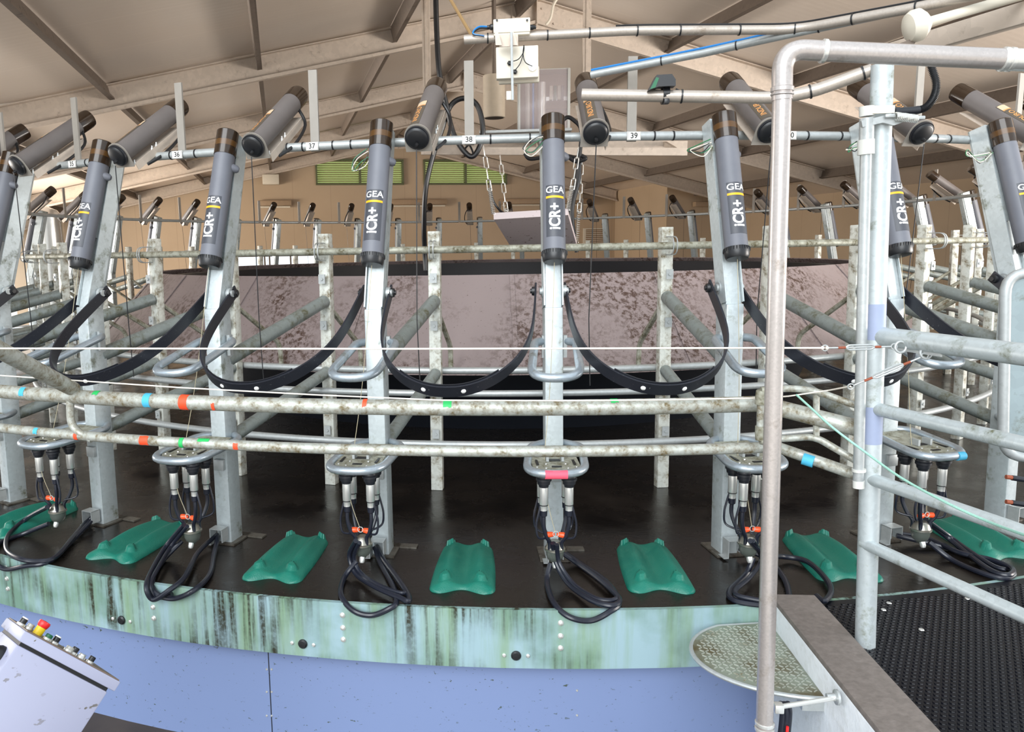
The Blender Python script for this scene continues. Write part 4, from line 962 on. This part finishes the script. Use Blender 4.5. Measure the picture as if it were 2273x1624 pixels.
mb = MB(); mb.pipe(Pq, .0185); mb.build('pipe', M['galv'], o2); strap_ties(o2, Pq, .0185, (.2, .4, .6, .8))
tube_part('blue_hose', M['blue_hose'], o2, spline([p + V((0, -.005, .022)) for p in Pq[:3]], 5), .006, 8)
o3 = empty('overhead_pipe'); tag(o3, 'open-ended overhead pipe bending up to the top of the gate post', 'pipe')
Pc = fillet([at_y(1291, 210, -7.12), at_y(1765, 218, -7.2), at_y(1935, 155, -7.28)], .12)
mb = MB(); mb.pipe(Pc, .0225); mb.build('pipe', M['warmpipe'], o3); strap_ties(o3, Pc, .0235, (.36, .80, .97))
tube_part('black_cable', M['black'], o3, spline([at_y(1500, 197, -7.15), at_y(1520, 204, -7.15), at_y(1560, 203, -7.17), at_y(1700, 205, -7.2), at_y(1790, 199, -7.2), at_y(1860, 170, -7.25)], 4), .003, 6)
sn = empty('clamp_device'); tag(sn, 'small black and green device clamped on the open-ended pipe', 'sensor')
P = at_y(1476, 210, -7.14); n = 18
mb = MB(); mb.sweep([P + V((0, .032 * cos(2 * pi * i / n), .032 * sin(2 * pi * i / n))) for i in range(n)], [(-.012, -.004), (.012, -.004), (.012, .004), (-.012, .004)], closed=True); mb.build('clamp_band', M['black'], sn)
box_part('neck', M['black'], sn, P + V((0, -.01, .05)), (.022, .02, .04), bev=.004)
mb = MB(); mb.prism([at_y(x, y, -7.2) for x, y in ((1440, 200), (1458, 166), (1492, 164), (1500, 176), (1500, 190), (1462, 192))], None, h=(0, .05, 0)); mb.build('head', M['black'], sn)
mb = MB(); mb.prism([at_y(x, y, -7.203) for x, y in ((1443, 198), (1457, 171), (1463, 173), (1455, 194))], None, h=(0, .004, 0)); mb.build('green_panel', M['green_btn'], sn)
box_part('lock_bolt', M['black'], sn, P + V((0, -.03, -.03)), (.02, .02, .02), bev=.004)
# white boxes on the upper pipe
def panel_px(name, par, x0, y0, x1, y1, Y, th, mat, bev=.004):
    a, b = at_y(x0, y0, Y), at_y(x1, y1, Y); return box_part(name, mat, par, (a + b) / 2 + V((0, th / 2, 0)), (abs(b.x - a.x), th, abs(a.z - b.z)), Matrix.Rotation(-.012, 3, 'Y'), bev)
jb = empty('junction_box'); tag(jb, 'cream junction box standing on the overhead pipe', 'junction box')
panel_px('box', jb, 1095, 42, 1177, 70, -6.55, .06, M['cream'])
panel_px('base', jb, 1096, 70, 1176, 76, -6.545, .055, M['cream'])
for x in (1103, 1170): P = at_y(x, 45, -6.555); lathe_part('screw', M['ink'], jb, P, (0, -1, 0), [(0, .005), (.003, .005)], 8)
P = at_y(1095, 60, -6.52); lathe_part('cable_gland', M['black'], jb, P, (-1, 0, 0), [(0, .014), (.012, .014), (.018, .009), (.028, .009)], 12)
P = at_y(1177, 61, -6.52); lathe_part('cable_gland', M['black'], jb, P, (1, 0, 0), [(0, .012), (.012, .012), (.018, .008), (.026, .008)], 12)
for j, m in enumerate(('blue_hose', 'black')):
    tube_part('cable', M[m], jb, spline([at_y(1088, 60 + j * 3, -6.52), at_y(1065, 59 + j * 4, -6.52), at_y(1052, 68 + j * 3, -6.52), at_y(1052, 76 + j, -6.53), at_y(1075, 80, -6.53)], 5), .004, 6)
b2 = empty('junction_box'); tag(b2, 'larger white box hanging below the overhead pipe with black glands', 'junction box')
panel_px('box', b2, 1101, 104, 1195, 171, -6.52, .05, M['cream']); panel_px('back_plate', b2, 1107, 150, 1197, 182, -6.46, .03, M['cream'])
for x, y in ((1131, 141), (1143, 160)): P = at_y(x, y, -6.52); lathe_part('cable_gland', M['black'], b2, P, (0, -1, 0), [(0, .011), (.012, .011), (.018, .006)], 6)
P = at_y(1182, 149, -6.52); lathe_part('socket', M['stainless'], b2, P, (0, -1, 0), [(0, .018), (.006, .018), (.006, .012), (.012, .012)], 16)
for q in (((1131, 137), (1150, 132), (1162, 115), (1163, 100)), ((1143, 156), (1155, 140), (1163, 112), (1163, 100)), ((1182, 147), (1166, 138), (1161, 118), (1163, 100))):
    tube_part('wire', M['black'], b2, spline([at_y(x, y, -6.545) for x, y in q], 5), .0022, 6)
br = empty('hanging_bracket'); tag(br, 'pair of grey angle brackets with a thin drop rod between white boxes', 'bracket')
for x0, x1, x2 in ((1098, 1128, 1150), (1133, 1150, 1152)):
    mb = MB(); mb.prism([at_y(x0 + dx, y, -6.60) for dx, y in ((0, 62), (10, 76), (16, 100), (2 if x0 < 1120 else -2, 100))], None, h=(0, .004, 0)); mb.build('angle_plate', M['galv_beam'], br)
panel_px('cross_plate', br, 1108, 78, 1150, 102, -6.58, .004, M['galv_beam'], 0)
tube_part('drop_rod', M['galv'], br, [at_y(1135, 72, -6.62), at_y(1138, 222, -6.62)], .006, 8)
panel_px('end_tag', br, 1124, 202, 1139, 221, -6.6, .012, M['cream'], .001)
# fluorescent fitting and beam, top right
fl = empty('tube_light'); tag(fl, 'white tube light fitting with round end cap at top right', 'light fitting')
Ya = -6.9; a, b = at_y(2050, 52, Ya), at_y(2330, -28, Ya)
tube_part('tube', M['cream'], fl, [a, b], .019, 16); lathe_part('round_cap', M['cream'], fl, a - (b - a).normalized() * .07, (b - a), [(0, .02), (.012, .052), (.03, .062), (.055, .062), (.075, .045), (.09, .025)], 24)
mb = MB(); mb.prism([at_y(x, y, -6.9) for x, y in ((2000, 95), (2040, 80), (2018, 118), (1980, 125))], None, h=(0, .02, 0)); mb.build('hanger', M['purlin'], fl)
sb = empty('support_beam'); tag(sb, 'pale galvanised beam slanting behind the tube light', 'beam')
mb = MB(); mb.beam(at_y(1975, 118, -6.2), at_y(2360, 5, -7.0), .05, .085, bev=.004); mb.build('beam', M['galv_beam'], sb)
# ------------------------------------------------------------------ centre gantry
gz = empty('centre_gantry'); tag(gz, 'galvanised frame hung on two long struts over the centre of the platform', 'frame')
for x in (945, 1300):
    a = at_y(x, 325, 0); zt_ = zc(a.x * cos(BA)) - .05; mb = MB(); mb.box(V((a.x + (.03 if x < 1000 else 0), 0, (a.z + zt_) / 2)), (.10, .06, zt_ - a.z)); mb.box(V((a.x + (.03 if x < 1000 else 0), -.034, (a.z + zt_) / 2)), (.03, .008, zt_ - a.z)); mb.build('hanging_strut', M['galv_beam'], gz)
for Y, y in ((-.3, 334), (.35, 318)):
    a, b = at_y(935, y + 1, Y), at_y(1525, y + 3, Y); mb = MB(); mb.beam(a, b, .05, .09); mb.build('cross_beam', M['galv_beam'], gz)
a = at_y(1065, 296, -.1); b = at_y(1265, 296, -.1); box_part('shelf', M['galv'], gz, (a + b) / 2, (b.x - a.x, .5, .03))
for x in (940, 1200, 1500): a, b = at_y(x, 334, -.3), at_y(x, 318, .35); mb = MB(); mb.beam(a + V((0, 0, 0)), V((a.x, .35, b.z)), .04, .06); mb.build('end_tie', M['galv_beam'], gz)
cab = empty('electrical_cabinet'); tag(cab, 'clear-fronted electrical cabinet full of cables on the centre gantry', 'cabinet')
a, b = at_y(1150, 156, -.05), at_y(1264, 292, -.05); cx = (a.x + b.x) / 2; cw = b.x - a.x; ch = a.z - b.z; cz = (a.z + b.z) / 2
box_part('back_panel', M['hood'], cab, (cx, .22, cz), (cw, .01, ch))
for sx in (-1, 1): box_part('side_panel', M['clearwall'], cab, (cx + sx * cw / 2, .08, cz), (.012, .28, ch))
for sz in (-1, 1): box_part('end_panel', M['clearwall'], cab, (cx, .08, cz + sz * ch / 2), (cw, .28, .012))
box_part('clear_door', M['glass'], cab, (cx, -.06, cz), (cw, .008, ch), bev=.002)
for sx in (-1, 1): box_part('door_stile', M['clearwall'], cab, (cx + sx * (cw / 2 - .015), -.066, cz), (.025, .006, ch))
tube_part('steel_conduit', M['stainless'], cab, [V((cx - .02, .05, cz - ch / 2)), V((cx - .02, .05, cz + ch * .32))], .055, 14)
for k, (dx, m, r) in enumerate(((-.13, 'blue_hose', .014), (-.11, 'black', .01), (-.2, 'clearwall', .03))): tube_part('cable', M[m], cab, [V((cx + dx, .03, cz - ch / 2)), V((cx + dx, .03, cz + ch * .45))], r, 8)
box_part('din_rail', M['stainless'], cab, (cx + .17, .15, cz + .06), (.3, .02, .05))
for dx, m in ((.10, 'cream'), (.15, 'green_btn'), (.2, 'cream'), (.24, 'black')): box_part('module', M[m], cab, (cx + dx, .1, cz + .12), (.035, .06, .17))
box_part('transformer', M['cream'], cab, (cx + .17, .1, cz - .3), (.27, .1, .24)); box_part('terminal_rail', M['purlin'], cab, (cx + .12, .1, cz - .1), (.36, .04, .05))
a = at_y(1097, 168, 1.2); b = at_y(1097, 262, 1.2); dct = empty('hanging_drum'); tag(dct, 'plain beige cylinder hanging left of the electrical cabinet', 'cylinder')
lathe_part('shell', plain('pale_beige_drum', (186, 174, 156), .5), dct, b, (0, 0, 1), [(0, .145), (.005, .155), (.012, .155), (a.z - b.z, .155), (a.z - b.z, .0)], 28)
lathe_part('dark_mouth', M['ink'], dct, b + V((0, 0, -.002)), (0, 0, 1), [(0, .135), (.003, .135)], 28)
tube_part('hanger_rod', M['purlin'], dct, [a, V((a.x, a.y, zc(a.x * cos(BA) + a.y * sin(BA))))], .03, 8)
# black supply hoses
hs = empty('supply_hose'); tag(hs, 'thick black hose dropping from the roof and coiling over the gantry', 'hose')
tube_part('main_hose', M['black'], hs, spline([at_y(x, y, Y) for x, y, Y in ((967, -30, -.6), (969, 60, -.6), (975, 160, -.6), (990, 230, -.55), (1008, 300, -.5), (1040, 345, -.5), (1060, 335, -.5), (1072, 290, -.5), (1060, 235, -.5), (1030, 218, -.5), (1000, 235, -.5), (980, 290, -.5), (960, 350, -.5), (945, 420, -.5), (941, 500, -.4), (943, 560, -.3), (945, 600, -.3))], 8), .032, 10)
tube_part('thin_hose', M['black'], hs, spline([at_y(x, y, -.4) for x, y in ((1032, 330), (1042, 322), (1050, 345), (1030, 345))], 6), .012, 8)
hs = empty('supply_hose'); tag(hs, 'bunch of black hoses dropping from the gantry behind the central grey tube', 'hose')
for j, q in enumerate((((1165, 340), (1175, 352), (1200, 350), (1235, 345), (1275, 350), (1283, 370), (1275, 420), (1262, 480), (1265, 545)), ((1230, 300), (1255, 262), (1275, 268), (1290, 290), (1287, 345), (1285, 400), (1270, 470), (1280, 560)), ((1258, 345), (1278, 358), (1300, 352), (1290, 345)))):
    tube_part('hose', M['black'], hs, spline([at_y(x, y, -.55 - .08 * j) for x, y in q], 6), .024, 10)
# hanging board
hbd = empty('hanging_board'); tag(hbd, 'dirty white board hanging tilted on chains at the centre', 'board')
cn = [at_y(1096, 487, -1.6), at_y(1261, 477, -1.6), at_y(1281, 548, -.7), at_y(1132, 545, -.7)]
nv = (cn[1] - cn[0]).cross(cn[3] - cn[0]).normalized(); nv = nv if nv.z > 0 else -nv
mb = MB(); mb.prism(cn, None, h=nv * .075); mb.build('board', M['board'], hbd)
def chain(par, a, b, ll=.13, wd=.022, r=.006, name='chain'):
    d = (b - a); n = max(1, int(d.length / (ll * .82))); d_ = d.normalized(); mb = MB()
    s1 = V((1, 0, 0)); s2 = d_.cross(s1)
    for i in range(n):
        c = a + d * ((i + .5) / n); s_ = s1 if i % 2 else s2; h = ll / 2
        mb.tube(fillet([c - d_ * h, c - d_ * h * .9 + s_ * wd, c + d_ * h * .9 + s_ * wd, c + d_ * h, c + d_ * h * .9 - s_ * wd, c - d_ * h * .9 - s_ * wd, c - d_ * h], .012, 2), r, 5)
    return mb.build(name, M['stainless'], par)
tops = [at_y(1073, 322, -1.5), at_y(1284, 328, -1.5), at_y(1292, 345, -.5), at_y(1110, 345, -.5)]
for i, (t_, c) in enumerate(zip(tops, cn)):
    chain(hbd, t_, t_ + (c - t_) * .62)
    c = c + nv * .06; a = t_ + (c - t_) * .62; n = 90; d_ = (c - a)
    x_ = d_.cross(V((0, 1, 0))).normalized(); y_ = d_.cross(x_).normalized()
    mb = MB(); mb.tube([a + d_ * (j / n) + (x_ * cos(2 * pi * j / n * 15) + y_ * sin(2 * pi * j / n * 15)) * .02 for j in range(n + 1)], .005, 5); mb.build('tension_spring', M['stainless'], hbd)
tube_part('coiled_cord', M['black'], hbd, spline([at_y(1088, 400, -1.4), at_y(1093, 440, -1.4), at_y(1108, 465, -1.4), at_y(1128, 478, -1.3)], 5), .012, 6)
# ------------------------------------------------------------------ things on the back wall (building frame)
def bw(name, label, cat, group=None): e = empty(name); e.rotation_euler.z = BA; tag(e, label, cat, group); return e
for i, (x0, x1, z) in enumerate(((-3.3, -2.3, 3.05), (.75, 2.6, 3.05), (4.4, 7.6, 3.05))):
    e = bw('wall_light', ['short beige strip light on the back wall at left', 'beige strip light under the two green louvre windows', 'long beige strip light on the back wall right of centre'][i], 'light fitting', 'strip lights on the back wall')
    box_part('housing', M['hood'], e, ((x0 + x1) / 2, UB - .12, z), (x1 - x0, .2, .16), bev=.01); tube_part('lamp_tube', M['cream'], e, [V((x0 + .05, UB - .16, z - .12)), V((x1 - .05, UB - .16, z - .12))], .03, 8)
e = bw('wall_light', 'long beige strip light on the nearer right-hand wall', 'light fitting', 'strip lights on the back wall'); box_part('housing', M['hood'], e, (10.0, 11.48, 2.72), (1.5, .2, .14), bev=.01)
e = bw('wall_vent', 'small pale louvred vent low on the back wall', 'vent'); box_part('vent_frame', M['cream'], e, (7.70, UB - .02, 1.845), (.78, .06, .62)); 
mb = MB()
for j in range(9): mb.box((7.70, UB - .06, 1.6 + j * .062), (.62, .06, .012), Matrix.Rotation(radians(-35), 3, 'X'))
mb.build('louvre_slats', M['hood'], e)
for j, (v_, z) in enumerate(((6.9, 3.22), (-2.9, 3.75))):
    e = bw('wall_box', ['small white box high on the wall left of the far right corner', 'small beige box on the far rafter at left'][j], 'box'); box_part('casing', M['cream'], e, (v_, UB - .2, z), (.5, .3, .3), bev=.02)
tk = bw('steel_tank', 'pale upright tank standing beyond the far left of the platform', 'tank'); P = BRi @ at_y(112, 560, 4.2); lathe_part('tank_shell', M['stainless'], tk, V((P.x, P.y, -.8)), (0, 0, 1), [(0, .27), (3.1, .27), (3.22, .18), (3.3, 0)], 28)
# small wire looms on the meters
for k, pts in ((0, ((1218, 300), (1185, 312), (1165, 335), (1185, 342), (1205, 320))), (-1, ((815, 335), (790, 355), (785, 375), (805, 365), (818, 345))), (1, ((1575, 312), (1545, 325), (1530, 340), (1560, 342), (1578, 320))), (2, ((1905, 318), (1885, 325), (1880, 332), (1895, 330), (1908, 322))), (3, ((2200, 345), (2150, 350), (2148, 335), (2175, 362), (2200, 340)))):
    a = (k + OFF) * TH; m_ = [o for o in COL.objects if o.name.startswith('milk_meter') and o.type == 'EMPTY' and abs(o.rotation_euler.z - a) < 1e-4][0]; iv = inv_of(m_)
    for j, mt_ in enumerate(('green_wire', 'black', 'cream')):
        P_ = spline([at_r(x + random.uniform(-5, 5), y + random.uniform(-6, 6), 6.32) for x, y in pts], 5); mb = MB(); mb.tube(P_, .0028, 5); mb.build('wire_loom', M[mt_], m_, inv=iv)
# slanting brown conduit dropping to the overhead pipe
e = empty('thin_conduit'); tag(e, 'thin brown rod slanting down to the left end of the overhead pipe', 'rod')
tube_part('rod', plain('brown_conduit', (140, 112, 74), .5), e, [at_y(990, -18, -6.2), at_y(1050, 84, -6.47)], .008, 8)
e = empty('cable_clip_loop'); tag(e, 'short grey cable loop hanging beside the roof apex', 'cable')
tube_part('cable', M['cream'], e, spline([at_y(x, y, 1.2) for x, y in ((1238, -5), (1228, 12), (1222, 40), (1212, 55))], 5), .02, 8)
